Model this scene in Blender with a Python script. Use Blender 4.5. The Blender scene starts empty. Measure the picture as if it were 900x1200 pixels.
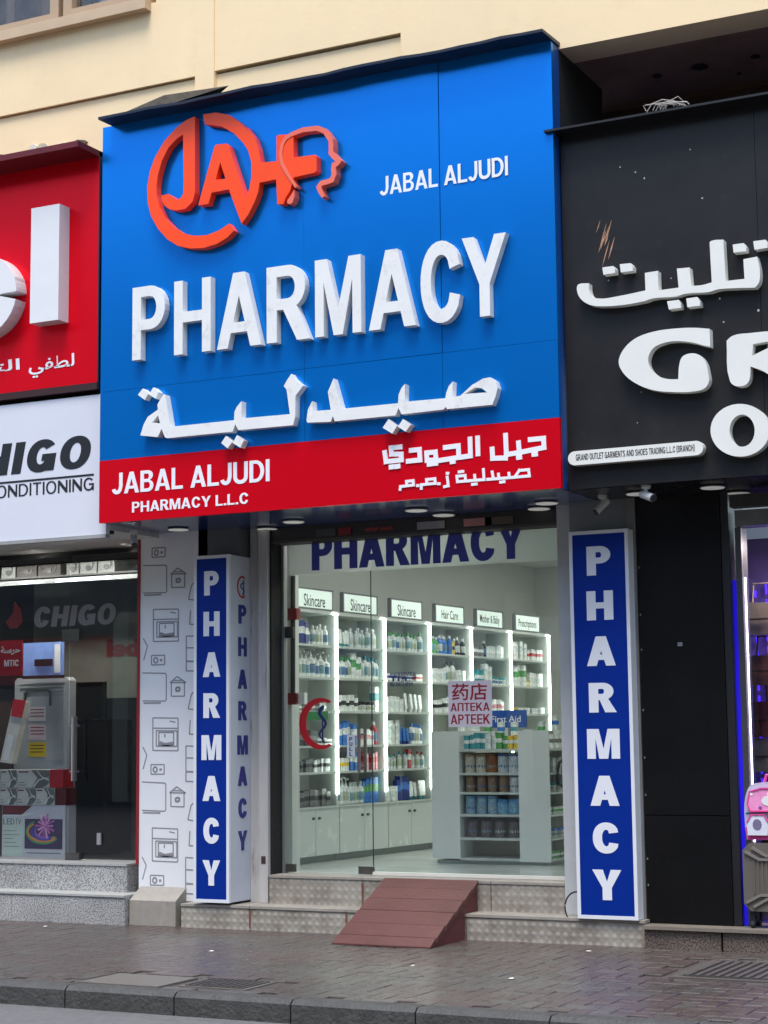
import bpy, math, random
from math import sin, cos, pi, radians, tan
from mathutils import Vector, Matrix
from mathutils.geometry import tessellate_polygon

random.seed(7)
sc = bpy.context.scene
col = sc.collection

# ------------------------------------------------------------------ camera
CAM = Vector((0.0, -12.508, 1.5))
FPX = 2107.18
YAW, PIT, ROL = .466373281, .124993714, -.011034287
_f = Vector((-sin(YAW) * cos(PIT), cos(YAW) * cos(PIT), sin(PIT)))
_r = Vector((cos(YAW), sin(YAW), 0))
_u = _r.cross(_f)
RT = _r * cos(ROL) + _u * sin(ROL)
UP = -_r * sin(ROL) + _u * cos(ROL)
cd = bpy.data.cameras.new('camera')
cam = bpy.data.objects.new('camera', cd)
col.objects.link(cam)
cd.sensor_fit = 'VERTICAL'
cd.sensor_height = 36
cd.lens = FPX / 1200 * 36
cd.clip_start = .1
cd.clip_end = 2000
cam.matrix_world = Matrix(((RT.x, UP.x, -_f.x, CAM.x), (RT.y, UP.y, -_f.y, CAM.y), (RT.z, UP.z, -_f.z, CAM.z), (0, 0, 0, 1)))
sc.camera = cam

# ------------------------------------------------------------------ world, sun, exposure
SUN_EL, SUN_AZ = radians(66), radians(12)      # azimuth off the facade's normal, towards +X
w = bpy.data.worlds.new('World')
sc.world = w
w.use_nodes = True
nt = w.node_tree
sky = nt.nodes.new('ShaderNodeTexSky')
sky.sky_type = 'NISHITA'
sky.sun_disc = False
sky.sun_elevation = SUN_EL
sky.sun_rotation = pi - SUN_AZ
sky.dust_density = 1.5
sky.air_density = 1.2
bg = nt.nodes['Background']
bg.inputs[1].default_value = .15
nt.links.new(sky.outputs[0], bg.inputs[0])
sl = bpy.data.lights.new('sun', 'SUN')
sl.energy = 1.5
sl.angle = radians(24)
sl.color = (1, .965, .92)
so = bpy.data.objects.new('sun', sl)
col.objects.link(so)
sd = Vector((sin(SUN_AZ) * cos(SUN_EL), -cos(SUN_AZ) * cos(SUN_EL), sin(SUN_EL)))
so.rotation_euler = sd.to_track_quat('Z', 'Y').to_euler()
so.location = (0, -8, 14)
sc.view_settings.view_transform = 'Standard'
sc.view_settings.look = 'None'
sc.view_settings.gamma = 1
sc.view_settings.exposure = 1.15
sc.cycles.use_denoising = True
sc.cycles.max_bounces = 8
sc.cycles.transparent_max_bounces = 12
sc.cycles.sample_clamp_indirect = 4
sc.cycles.caustics_reflective = False
sc.cycles.caustics_refractive = False

# ------------------------------------------------------------------ from the photograph's pixels to places on real planes
def ray(x, y):
    return RT * ((x - 450) / FPX) + UP * ((600 - y) / FPX) + _f
def PY(x, y, Y):
    d = ray(x, y)
    return CAM + d * ((Y - CAM.y) / d.y)
def PX(x, y, X):
    d = ray(x, y)
    return CAM + d * ((X - CAM.x) / d.x)
def PZ(x, y, Z):
    d = ray(x, y)
    return CAM + d * ((Z - CAM.z) / d.z)
def crop(x0, y0, s):
    return lambda u, v: (x0 + u / s, y0 + v / s)

# ------------------------------------------------------------------ materials
def lin(c):
    return tuple((v / 255 / 12.92) if v / 255 <= .04045 else ((v / 255 + .055) / 1.055) ** 2.4 for v in c)
_mats = {}
def mat(name, rgb, rough=.5, metal=0, var=.0, vscale=6, bump=0, bscale=40, emit=0, ecol=None, coat=0, spec=.5,
        dirt=0, dscale=3, dcol=(70, 60, 50), stretch=(1, 1, 1), linear=False):
    if name in _mats:
        return _mats[name]
    m = bpy.data.materials.new(name)
    m.use_nodes = True
    n, l = m.node_tree.nodes, m.node_tree.links
    p = n['Principled BSDF']
    c = rgb if linear else lin(rgb)
    p.inputs['Base Color'].default_value = (*c, 1)
    p.inputs['Roughness'].default_value = rough
    p.inputs['Metallic'].default_value = metal
    p.inputs['Specular IOR Level'].default_value = spec
    if coat:
        p.inputs['Coat Weight'].default_value = coat
        p.inputs['Coat Roughness'].default_value = .16
        p.inputs['Coat IOR'].default_value = 1.5 + coat * .5
    tc = n.new('ShaderNodeTexCoord')
    mp = n.new('ShaderNodeMapping')
    mp.inputs['Scale'].default_value = stretch
    l.new(tc.outputs['Object'], mp.inputs[0])
    last = None
    if var:
        t = n.new('ShaderNodeTexNoise')
        t.inputs['Scale'].default_value = vscale
        t.inputs['Detail'].default_value = 8
        t.inputs['Roughness'].default_value = .65
        l.new(mp.outputs[0], t.inputs[0])
        r = n.new('ShaderNodeMapRange')
        r.inputs[1].default_value = .25
        r.inputs[2].default_value = .75
        r.inputs[3].default_value = 1 - var
        r.inputs[4].default_value = 1 + var
        l.new(t.outputs[0], r.inputs[0])
        mx = n.new('ShaderNodeVectorMath')
        mx.operation = 'SCALE'
        mx.inputs[0].default_value = c
        l.new(r.outputs[0], mx.inputs['Scale'])
        last = mx.outputs[0]
        r2 = n.new('ShaderNodeMapRange')
        r2.inputs[3].default_value = max(0, rough - .12)
        r2.inputs[4].default_value = min(1, rough + .12)
        l.new(t.outputs[0], r2.inputs[0])
        l.new(r2.outputs[0], p.inputs['Roughness'])
    if dirt:
        t = n.new('ShaderNodeTexNoise')
        t.inputs['Scale'].default_value = dscale
        t.inputs['Detail'].default_value = 10
        t.inputs['Roughness'].default_value = .75
        l.new(mp.outputs[0], t.inputs[0])
        r = n.new('ShaderNodeMapRange')
        r.inputs[1].default_value = .55
        r.inputs[2].default_value = .72
        r.inputs[3].default_value = 0
        r.inputs[4].default_value = dirt
        l.new(t.outputs[0], r.inputs[0])
        mx = n.new('ShaderNodeMix')
        mx.data_type = 'RGBA'
        mx.inputs['A'].default_value = (*c, 1)
        if last:
            l.new(last, mx.inputs['A'])
        mx.inputs['B'].default_value = (*lin(dcol), 1)
        l.new(r.outputs[0], mx.inputs['Factor'])
        last = mx.outputs['Result']
    if last:
        l.new(last, p.inputs['Base Color'])
    if bump:
        t = n.new('ShaderNodeTexNoise')
        t.inputs['Scale'].default_value = bscale
        t.inputs['Detail'].default_value = 6
        l.new(mp.outputs[0], t.inputs[0])
        b = n.new('ShaderNodeBump')
        b.inputs['Strength'].default_value = bump
        b.inputs['Distance'].default_value = .02
        l.new(t.outputs[0], b.inputs['Height'])
        l.new(b.outputs[0], p.inputs['Normal'])
    if emit:
        p.inputs['Emission Color'].default_value = (*lin(ecol or rgb), 1)
        p.inputs['Emission Strength'].default_value = emit
    _mats[name] = m
    return m

def glass_mat(name, tint=(235, 242, 238), refl=1.0, ior=1.5):
    if name in _mats:
        return _mats[name]
    m = bpy.data.materials.new(name)
    m.use_nodes = True
    n, l = m.node_tree.nodes, m.node_tree.links
    n.remove(n['Principled BSDF'])
    tr = n.new('ShaderNodeBsdfTransparent')
    tr.inputs[0].default_value = (*lin(tint), 1)
    gl = n.new('ShaderNodeBsdfGlossy')
    gl.inputs['Roughness'].default_value = .01
    gl.inputs[0].default_value = (refl, refl, refl, 1)
    fr = n.new('ShaderNodeFresnel')
    ge = n.new('ShaderNodeNewGeometry')          # a thin pane: both faces reflect alike
    mr = n.new('ShaderNodeMapRange')
    mr.inputs[3].default_value = ior
    mr.inputs[4].default_value = 1 / ior
    l.new(ge.outputs['Backfacing'], mr.inputs[0])
    l.new(mr.outputs[0], fr.inputs[0])
    mx = n.new('ShaderNodeMixShader')
    l.new(fr.outputs[0], mx.inputs[0])
    l.new(tr.outputs[0], mx.inputs[1])
    l.new(gl.outputs[0], mx.inputs[2])
    l.new(mx.outputs[0], n['Material Output'].inputs[0])
    _mats[name] = m
    return m

def speckle_mat(name, a, b, scale=60, rough=.45):
    """granite / terrazzo: voronoi chips of two tones"""
    m = bpy.data.materials.new(name)
    m.use_nodes = True
    n, l = m.node_tree.nodes, m.node_tree.links
    p = n['Principled BSDF']
    p.inputs['Roughness'].default_value = rough
    tc = n.new('ShaderNodeTexCoord')
    no = n.new('ShaderNodeTexNoise')
    no.inputs['Scale'].default_value = scale
    no.inputs['Detail'].default_value = 3
    l.new(tc.outputs['Object'], no.inputs[0])
    r = n.new('ShaderNodeValToRGB')
    r.color_ramp.elements[0].position = .42
    r.color_ramp.elements[0].color = (*lin(a), 1)
    r.color_ramp.elements[1].position = .54
    r.color_ramp.elements[1].color = (*lin(b), 1)
    l.new(no.outputs[0], r.inputs[0])
    n2 = n.new('ShaderNodeTexNoise')
    n2.inputs['Scale'].default_value = 2.5
    n2.inputs['Detail'].default_value = 8
    l.new(tc.outputs['Object'], n2.inputs[0])
    mr = n.new('ShaderNodeMapRange')
    mr.inputs[1].default_value = .3
    mr.inputs[2].default_value = .7
    mr.inputs[3].default_value = .78
    mr.inputs[4].default_value = 1.1
    l.new(n2.outputs[0], mr.inputs[0])
    vm = n.new('ShaderNodeVectorMath')
    vm.operation = 'SCALE'
    l.new(r.outputs[0], vm.inputs[0])
    l.new(mr.outputs[0], vm.inputs['Scale'])
    l.new(vm.outputs[0], p.inputs['Base Color'])
    b_ = n.new('ShaderNodeBump')
    b_.inputs['Strength'].default_value = .2
    b_.inputs['Distance'].default_value = .004
    l.new(no.outputs[0], b_.inputs['Height'])
    l.new(b_.outputs[0], p.inputs['Normal'])
    _mats[name] = m
    return m

def stud_mat(name):
    """worn stone slabs carved with rows of diamond studs; the relief is fine, so the material carries it"""
    m = bpy.data.materials.new(name)
    m.use_nodes = True
    n, l = m.node_tree.nodes, m.node_tree.links
    p = n['Principled BSDF']
    tc = n.new('ShaderNodeTexCoord')
    sp = n.new('ShaderNodeSeparateXYZ')
    l.new(tc.outputs['Object'], sp.inputs[0])
    def mth(op, a, b=None, c=None):
        k = n.new('ShaderNodeMath')
        k.operation = op
        for i, v in enumerate((a, b, c)):
            if v is None:
                continue
            if isinstance(v, (int, float)):
                k.inputs[i].default_value = v
            else:
                l.new(v, k.inputs[i])
        return k.outputs[0]
    yz = mth('ADD', sp.outputs[2], sp.outputs[1])
    a = mth('SINE', mth('MULTIPLY', mth('ADD', sp.outputs[0], yz), 2 * pi / .125))
    b = mth('SINE', mth('MULTIPLY', mth('SUBTRACT', sp.outputs[0], yz), 2 * pi / .125))
    h = mth('MULTIPLY', a, b)
    h = mth('MAXIMUM', h, 0)
    no = n.new('ShaderNodeTexNoise')
    no.inputs['Scale'].default_value = 5
    no.inputs['Detail'].default_value = 10
    no.inputs['Roughness'].default_value = .7
    l.new(tc.outputs['Object'], no.inputs[0])
    r = n.new('ShaderNodeValToRGB')
    e = r.color_ramp.elements
    e[0].position, e[0].color = .3, (*lin((112, 102, 88)), 1)
    e[1].position, e[1].color = .62, (*lin((162, 156, 144)), 1)
    l.new(no.outputs[0], r.inputs[0])
    mx = n.new('ShaderNodeMix')
    mx.data_type = 'RGBA'
    mx.inputs['B'].default_value = (*lin((184, 182, 176)), 1)
    l.new(mth('MULTIPLY', h, .38), mx.inputs['Factor'])
    l.new(r.outputs[0], mx.inputs['A'])
    l.new(mx.outputs['Result'], p.inputs['Base Color'])
    p.inputs['Roughness'].default_value = .5
    bu = n.new('ShaderNodeBump')
    bu.inputs['Strength'].default_value = .3
    bu.inputs['Distance'].default_value = .012
    l.new(h, bu.inputs['Height'])
    l.new(bu.outputs[0], p.inputs['Normal'])
    _mats[name] = m
    return m

def paver_mat(name, tones, rough=.38):
    """each paver its own tone: the tone comes from the paver's own random number and from a noise across the pavement"""
    m = bpy.data.materials.new(name)
    m.use_nodes = True
    n, l = m.node_tree.nodes, m.node_tree.links
    p = n['Principled BSDF']
    ge = n.new('ShaderNodeNewGeometry')
    no = n.new('ShaderNodeTexNoise')
    no.inputs['Scale'].default_value = .9
    no.inputs['Detail'].default_value = 6
    no.inputs['Roughness'].default_value = .6
    l.new(ge.outputs['Position'], no.inputs[0])
    r = n.new('ShaderNodeValToRGB')
    e = r.color_ramp.elements
    e[0].position, e[0].color = .35, (*lin(tones[0]), 1)
    e[1].position, e[1].color = .62, (*lin(tones[1]), 1)
    l.new(no.outputs[0], r.inputs[0])
    vo = n.new('ShaderNodeTexNoise')
    vo.inputs['Scale'].default_value = 9
    vo.inputs['Detail'].default_value = 8
    vo.inputs['Roughness'].default_value = .8
    l.new(ge.outputs['Position'], vo.inputs[0])
    mr = n.new('ShaderNodeMapRange')
    mr.inputs[1].default_value = .3
    mr.inputs[2].default_value = .7
    mr.inputs[3].default_value = .75
    mr.inputs[4].default_value = 1.25
    l.new(vo.outputs[0], mr.inputs[0])
    vm = n.new('ShaderNodeVectorMath')
    vm.operation = 'SCALE'
    l.new(r.outputs[0], vm.inputs[0])
    l.new(mr.outputs[0], vm.inputs['Scale'])
    l.new(vm.outputs[0], p.inputs['Base Color'])
    rr = n.new('ShaderNodeMapRange')
    rr.inputs[1].default_value = .35
    rr.inputs[2].default_value = .65
    rr.inputs[3].default_value = rough - .1
    rr.inputs[4].default_value = rough + .16
    l.new(vo.outputs[0], rr.inputs[0])
    l.new(rr.outputs[0], p.inputs['Roughness'])
    b = n.new('ShaderNodeBump')
    b.inputs['Strength'].default_value = .3
    b.inputs['Distance'].default_value = .006
    l.new(vo.outputs[0], b.inputs['Height'])
    l.new(b.outputs[0], p.inputs['Normal'])
    _mats[name] = m
    return m

# ------------------------------------------------------------------ mesh builder
class MB:
    def __init__(s):
        s.v, s.f = [], []
    def add(s, vs, fs):
        b = len(s.v)
        s.v += [Vector(v) for v in vs]
        s.f += [tuple(i + b for i in f) for f in fs]
        return s
    def box(s, x0, x1, y0, y1, z0, z1):
        if x0 > x1: x0, x1 = x1, x0
        if y0 > y1: y0, y1 = y1, y0
        if z0 > z1: z0, z1 = z1, z0
        vs = [(x, y, z) for x in (x0, x1) for y in (y0, y1) for z in (z0, z1)]
        return s.add(vs, [(0, 1, 3, 2), (4, 6, 7, 5), (0, 4, 5, 1), (2, 3, 7, 6), (0, 2, 6, 4), (1, 5, 7, 3)])
    def bbox(s, x0, x1, y0, y1, z0, z1, b=.01):
        """box with its four edges along Y chamfered"""
        if x0 > x1: x0, x1 = x1, x0
        if z0 > z1: z0, z1 = z1, z0
        pts = [(x0 + b, z0), (x1 - b, z0), (x1, z0 + b), (x1, z1 - b), (x1 - b, z1), (x0 + b, z1), (x0, z1 - b), (x0, z0 + b)]
        return s.prism(pts, y0, y1)
    def prism(s, pts, y0, y1, holes=(), axis='Y'):
        """polygon (x,z) extruded from y0 to y1; axis 'X': polygon (y,z) extruded in x; 'Z': polygon (x,y) extruded in z"""
        def P(a, b, c):
            return (a, c, b) if axis == 'Y' else ((c, a, b) if axis == 'X' else (a, b, c))
        loops = [list(pts)] + [list(h) for h in holes]
        tri = tessellate_polygon([[Vector((a, b, 0)) for a, b in lp] for lp in loops])
        flat = [p for lp in loops for p in lp]
        n = len(flat)
        vs = [P(a, b, y0) for a, b in flat] + [P(a, b, y1) for a, b in flat]
        fs = [tuple(t) for t in tri] + [tuple(i + n for i in reversed(t)) for t in tri]
        o = 0
        for lp in loops:
            k = len(lp)
            for i in range(k):
                j = (i + 1) % k
                fs.append((o + i, o + j, o + j + n, o + i + n))
            o += k
        return s.add(vs, fs)
    def tube(s, path, r, n=8, cap=True):
        path = [Vector(p) for p in path]
        rings = []
        for i, p in enumerate(path):
            a = path[max(i - 1, 0)]
            b = path[min(i + 1, len(path) - 1)]
            d = (b - a).normalized()
            q = d.cross(Vector((0, 0, 1)))
            if q.length < 1e-3:
                q = d.cross(Vector((1, 0, 0)))
            q.normalize()
            t = d.cross(q)
            rr = r[i] if isinstance(r, (list, tuple)) else r
            rings.append([p + (q * cos(2 * pi * k / n) + t * sin(2 * pi * k / n)) * rr for k in range(n)])
        vs = [v for rg in rings for v in rg]
        fs = []
        for i in range(len(rings) - 1):
            for k in range(n):
                fs.append((i * n + k, i * n + (k + 1) % n, (i + 1) * n + (k + 1) % n, (i + 1) * n + k))
        if cap:
            fs.append(tuple(range(n))[::-1])
            fs.append(tuple(range((len(rings) - 1) * n, len(rings) * n)))
        return s.add(vs, fs)
    def lathe(s, prof, c=(0, 0, 0), n=12):
        vs, fs = [], []
        for r, z in prof:
            for k in range(n):
                vs.append((c[0] + r * cos(2 * pi * k / n), c[1] + r * sin(2 * pi * k / n), c[2] + z))
        for i in range(len(prof) - 1):
            for k in range(n):
                fs.append((i * n + k, i * n + (k + 1) % n, (i + 1) * n + (k + 1) % n, (i + 1) * n + k))
        fs.append(tuple(range(n))[::-1])
        fs.append(tuple(range((len(prof) - 1) * n, len(prof) * n)))
        return s.add(vs, fs)
    def quad(s, a, b, c, d):
        return s.add([a, b, c, d], [(0, 1, 2, 3)])
    def mesh(s, name, m, smooth=False):
        me = bpy.data.meshes.new(name)
        me.from_pydata([tuple(v) for v in s.v], [], s.f)
        import bmesh
        bm = bmesh.new()
        bm.from_mesh(me)
        bmesh.ops.recalc_face_normals(bm, faces=bm.faces)
        bm.to_mesh(me)
        bm.free()
        me.materials.append(m)
        if smooth:
            me.polygons.foreach_set('use_smooth', [True] * len(me.polygons))
        me.update()
        return me
    def build(s, name, m, parent=None, smooth=False, label=None):
        """world coordinates are given; under a parent they are stored relative to it"""
        if parent is not None:
            q = parent
            off = Vector((0, 0, 0))
            while q is not None:
                off += q.location
                q = q.parent
            for v in s.v:
                v -= off
        o = bpy.data.objects.new(name, s.mesh(name, m, smooth))
        col.objects.link(o)
        o.parent = parent
        if label:
            o['label'] = label
        return o

def tag(o, label=None, cat=None, group=None, kind=None):
    for k, v in (('label', label), ('category', cat), ('group', group), ('kind', kind)):
        if v:
            o[k] = v
    return o
def thing(name, loc, label, cat, group=None):
    o = bpy.data.objects.new(name, None)
    o.empty_display_size = .2
    o.location = loc
    col.objects.link(o)
    return tag(o, label, cat, group)
def struct(name, mb, m):
    return tag(mb.build(name, m), kind='structure')
def copy_tree(o, parent=None):
    c = o.copy()
    col.objects.link(c)
    c.parent = parent
    for ch in list(o.children):
        copy_tree(ch, c)
    return c

# ------------------------------------------------------------------ lettering: bold grotesque capitals as outlines
def ell(cx, cy, rx, ry, a0, a1, n=14, p=1.0):
    out = []
    for i in range(n + 1):
        a = radians(a0 + (a1 - a0) * i / n)
        c, s_ = cos(a), sin(a)
        out.append((cx + rx * math.copysign(abs(c) ** p, c), cy + ry * math.copysign(abs(s_) ** p, s_)))
    return out
def ribbon(path, w):
    L, R = [], []
    n = len(path)
    for i in range(n):
        a = Vector(path[max(i - 1, 0)])
        b = Vector(path[i])
        c = Vector(path[min(i + 1, n - 1)])
        d1 = (b - a).normalized() if i > 0 else (c - b).normalized()
        d2 = (c - b).normalized() if i < n - 1 else d1
        t = (d1 + d2)
        t = t.normalized() if t.length > 1e-6 else d1
        nn = Vector((-t.y, t.x))
        k = max(.4, nn.dot(Vector((-d1.y, d1.x))))
        ww = w[i] if isinstance(w, (list, tuple)) else w
        L.append(tuple(b + nn * ww / 2 / k))
        R.append(tuple(b - nn * ww / 2 / k))
    return L + R[::-1]

def smooth(P, lim=50, n=4):
    """round the gentle corners of a traced outline, keep the sharp ones"""
    V = [Vector(p) for p in P]
    N_ = len(V)
    tan_ = []
    for i in range(N_):
        a, b, c = V[i - 1], V[i], V[(i + 1) % N_]
        d1, d2 = (b - a), (c - b)
        ang = math.degrees(d1.angle(d2)) if d1.length > 1e-9 and d2.length > 1e-9 else 180
        tan_.append(((d1.normalized() + d2.normalized()).normalized()) if ang < lim else None)
    out = []
    for i in range(N_):
        j = (i + 1) % N_
        a, b = V[i], V[j]
        L_ = (b - a).length
        ta = (tan_[i] or (b - a).normalized()) * L_
        tb = (tan_[j] or (b - a).normalized()) * L_
        for k in range(n):
            s_ = k / n
            h00, h10, h01, h11 = 2 * s_**3 - 3 * s_**2 + 1, s_**3 - 2 * s_**2 + s_, -2 * s_**3 + 3 * s_**2, s_**3 - s_**2
            out.append(tuple(a * h00 + ta * h10 + b * h01 + tb * h11))
            if tan_[i] is None and tan_[j] is None:
                break
    return out
def glyph(ch, s):
    """advance width, list of (outline, holes); cap height 1, stem s"""
    t = s * .86
    def leg(W, x0):
        return W
    if ch == ' ': return .3, []
    if ch == '.': return s * 1.15, [([(0, 0), (s * 1.1, 0), (s * 1.1, s * 1.05), (0, s * 1.05)], [])]
    if ch == '-': return .3, [([(0, .33), (.3, .33), (.3, .33 + t), (0, .33 + t)], [])]
    if ch == 'I': return s, [([(0, 0), (s, 0), (s, 1), (0, 1)], [])]
    if ch == 'L':
        W = .56
        return W, [([(0, 0), (W, 0), (W, t), (s, t), (s, 1), (0, 1)], [])]
    if ch == 'E':
        W = .6
        return W, [([(0, 0), (W, 0), (W, t), (s, t), (s, .5 - t * .45), (W * .93, .5 - t * .45), (W * .93, .5 + t * .55), (s, .5 + t * .55), (s, 1 - t), (W, 1 - t), (W, 1), (0, 1)], [])]
    if ch == 'T':
        W = .62
        return W, [([(W / 2 - s / 2, 0), (W / 2 + s / 2, 0), (W / 2 + s / 2, 1 - t), (W, 1 - t), (W, 1), (0, 1), (0, 1 - t), (W / 2 - s / 2, 1 - t)], [])]
    if ch == 'H':
        W = .7
        return W, [([(0, 0), (s, 0), (s, .44 - t / 2 + .06), (W - s, .44 - t / 2 + .06), (W - s, 0), (W, 0), (W, 1), (W - s, 1), (W - s, .5 + t / 2), (s, .5 + t / 2), (s, 1), (0, 1)], [])]
    if ch == 'П' or ch == '\u041f':
        W = .7
        return W, [([(0, 0), (s, 0), (s, 1 - t), (W - s, 1 - t), (W - s, 0), (W, 0), (W, 1), (0, 1)], [])]
    if ch == 'N':
        W = .7
        return W, [([(0, 0), (s * .95, 0), (s * .95, .66), (W - s, 0), (W, 0), (W, 1), (W - s * .95, 1), (W - s * .95, .34), (s, 1), (0, 1)], [])]
    if ch == 'M':
        W = .86
        return W, [([(0, 0), (s * .92, 0), (s * .92, .7), (W / 2 - s * .48, 0), (W / 2 + s * .48, 0), (W - s * .92, .7), (W - s * .92, 0), (W, 0), (W, 1), (W - s * 1.3, 1), (W / 2, .33), (s * 1.3, 1), (0, 1)], [])]
    if ch == 'A':
        W = .76
        a = W / 2 - .56 * s
        i0 = 1.06 * s
        y1, y2 = .2, .2 + t * .9
        return W, [([(0, 0), (i0, 0), (i0 + a * y1, y1), (W - i0 - a * y1, y1), (W - i0, 0), (W, 0), (W - a, 1), (a, 1)],
                    [[(i0 + a * y2, y2), (W / 2, min(.86, (W / 2 - i0) / a)), (W - i0 - a * y2, y2)]])]
    if ch == 'V':
        W = .74
        a = W / 2 - .5 * s
        return W, [([(a, 0), (W - a, 0), (W, 1), (W - s * 1.1, 1), (W / 2, .28), (s * 1.1, 1), (0, 1)], [])]
    if ch == 'Y':
        W = .76
        c = W / 2
        return W, [([(c - s / 2, 0), (c + s / 2, 0), (c + s / 2, .4), (W, 1), (W - s * 1.15, 1), (c, .6), (s * 1.15, 1), (0, 1), (c - s / 2, .4)], [])]
    if ch == 'K':
        W = .72
        return W, [([(0, 0), (s, 0), (s, .27), (s + .12, .42), (W - s * 1.22, 0), (W + .02, 0), (s + .24, .58), (W - .01, 1), (W - s * 1.2, 1), (s, .6), (s, 1), (0, 1)], [])]
    if ch in 'PR':
        W = .64 if ch == 'P' else .68
        r = .30 if ch == 'P' else .29
        bw = .63
        cy = 1 - r
        o = [(0, 0), (s, 0), (s, 1 - 2 * r)]
        if ch == 'R':
            o = [(0, 0), (s, 0), (s, 1 - 2 * r), (.27, 1 - 2 * r), (W - s * 1.12, 0), (W + .02, 0), (W - .19, 1 - 2 * r + .035)]
            arc = ell(bw - r * .95, cy, r * .95, r, -62, 90, 12)
        else:
            arc = [(bw - r, 1 - 2 * r)] + ell(bw - r * .95, cy, r * .95, r, -80, 90, 12)
        o += arc + [(0, 1)]
        ri = r - t
        h = [(s, 1 - t), (s, 1 - 2 * r + t)] + ell(bw - r * .95 - .005, cy, max(.02, r * .95 - s * .98), ri, -90, 90, 8)
        return W, [(o, [h])]
    if ch == 'B':
        W = .66
        o = [(0, 0)] + ell(W - .28, .275, .28, .275, -90, 68, 10) + ell(W - .29, .765, .26, .235, -60, 90, 10) + [(0, 1)]
        h1 = [(s, t), (s, .45)] + ell(W - .28, (t + .45) / 2, .28 - s, (.45 - t) / 2, 90, -90, 8)
        h2 = [(s, .45 + t), (s, 1 - t)] + ell(W - .3, (.45 + t + 1 - t) / 2, .25 - s, (1 - t - .45 - t) / 2, 90, -90, 8)
        return W, [(o, [h1, h2])]
    if ch == 'D':
        W = .7
        o = [(0, 0)] + ell(W - .4, .5, .4, .5, -90, 90, 16) + [(0, 1)]
        h = [(s, t), (s, 1 - t)] + ell(W - .41, .5, .41 - s, .5 - t, 90, -90, 12)
        return W, [(o, [h])]
    if ch == 'O':
        W = .76
        return W, [(ell(W / 2, .5, W / 2, .515, 0, 352, 30, .92), [ell(W / 2, .5, W / 2 - s, .515 - t, 0, 350, 24, .92)])]
    if ch == 'C':
        W = .7
        return W, [(ribbon([(W - s * .62, .33)] + ell(W / 2 + .01, .5, W / 2 - s / 2, .515 - s / 2, -42, -318, 24, .92) + [(W - s * .62, .67)], s), [])]
    if ch == 'G':
        W = .74
        return W, [(ribbon(ell(W / 2, .5, W / 2 - s / 2, .515 - s / 2, 40, 335, 24, .92), s), []),
                   ([(W - s * .98, .02), (W, .02), (W, .55), (W * .52, .55), (W * .52, .55 - t), (W - s * .98, .55 - t)], [])]
    if ch == 'U':
        W = .7
        return W, [(ribbon([(s / 2, 1)] + ell(W / 2, .34, W / 2 - s / 2, .34 - s * .42, 180, 360, 16, .9) + [(W - s / 2, 1)], s), [])]
    if ch == 'J':
        W = .54
        return W, [(ribbon(ell(W / 2 - .02, .27, W / 2 - s / 2 - .01, .27 - s * .42, 190, 350, 12) + [(W - s / 2, .36), (W - s / 2, 1)], s), [])]
    if ch == 'S':
        W = .66
        rx = W / 2 - s / 2
        up = ell(W / 2, .745, rx - .01, .27 - s / 2, 18, 240, 14)
        lo = ell(W / 2, .265, rx, .28 - s / 2, 62, -158, 14)
        return W, [(ribbon(up + lo, s), [])]
    if ch in '()':
        p = [(.22, 1.08), (.08, .8), (.03, .45), (.08, .1), (.22, -.18)]
        if ch == ')':
            p = [(.25 - a, b) for a, b in p]
        return .27, [(ribbon(p, s * .8), [])]
    return .5, [([(0, 0), (.5, 0), (.5, 1), (0, 1)], [])]

def text_polys(txt, s=.19, gap=.09, shear=0):
    out, x = [], 0
    for ch in txt:
        wd, gl = glyph(ch, s)
        if gl:
            out.append((ch, x, x + wd, [([(a + x + b * shear, b) for a, b in o], [[(a + x + b * shear, b) for a, b in h] for h in hs]) for o, hs in gl]))
        x += wd + (gap if ch != ' ' else 0)
    return out, x - gap
def write(mb, txt, X0, X1, z0, z1, Y, depth, s=.19, gap=.09, shear=0, axis='Y'):
    """letters standing on z0; their backs on plane Y, faces at Y-depth (axis 'X': backs on x=Y, faces at Y+depth)"""
    g, tot = text_polys(txt, s, gap, shear)
    k = (X1 - X0) / tot
    h = z1 - z0
    for ch, a, b, gl in g:
        for j, (o, hs) in enumerate(gl):
            e = depth + j * .0008
            f = lambda pts: [(X0 + p[0] * k, z0 + p[1] * h) for p in pts]
            mb.prism(f(o), Y, (Y - e) if axis == 'Y' else (Y + e), [f(q) for q in hs], axis)
    return mb
def font_text(txt, X0, X1, z0, z1, Y, m, name, parent, bold=.0, mirror=False, axis='Y', shear=0, lift=.002):
    """print in the built-in font (lower case, arabic, chinese) fitted to a rectangle of a wall plane"""
    c = bpy.data.curves.new(name, 'FONT')
    c.body = txt
    c.offset = bold
    c.shear = shear
    c.resolution_u = 3
    t = bpy.data.objects.new(name, c)
    col.objects.link(t)
    dg = bpy.context.evaluated_depsgraph_get()
    me = bpy.data.meshes.new_from_object(t.evaluated_get(dg))
    bpy.data.objects.remove(t)
    bpy.data.curves.remove(c)
    xs = [v.co.x for v in me.vertices]
    ys = [v.co.y for v in me.vertices]
    ax, bx, ay, by = min(xs), max(xs), min(ys), max(ys)
    off = Vector((0, 0, 0))
    q = parent
    while q is not None:
        off += q.location
        q = q.parent
    for v in me.vertices:
        a = (v.co.x - ax) / (bx - ax)
        if mirror:
            a = 1 - a
        b = (v.co.y - ay) / (by - ay)
        X = X0 + (X1 - X0) * a
        Z = z0 + (z1 - z0) * b
        v.co = (Vector((X, Y - lift, Z)) if axis == 'Y' else Vector((Y + lift, X, Z))) - off
    me.materials.clear()
    me.materials.append(m)
    o = bpy.data.objects.new(name, me)
    col.objects.link(o)
    o.parent = parent
    return o

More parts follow.
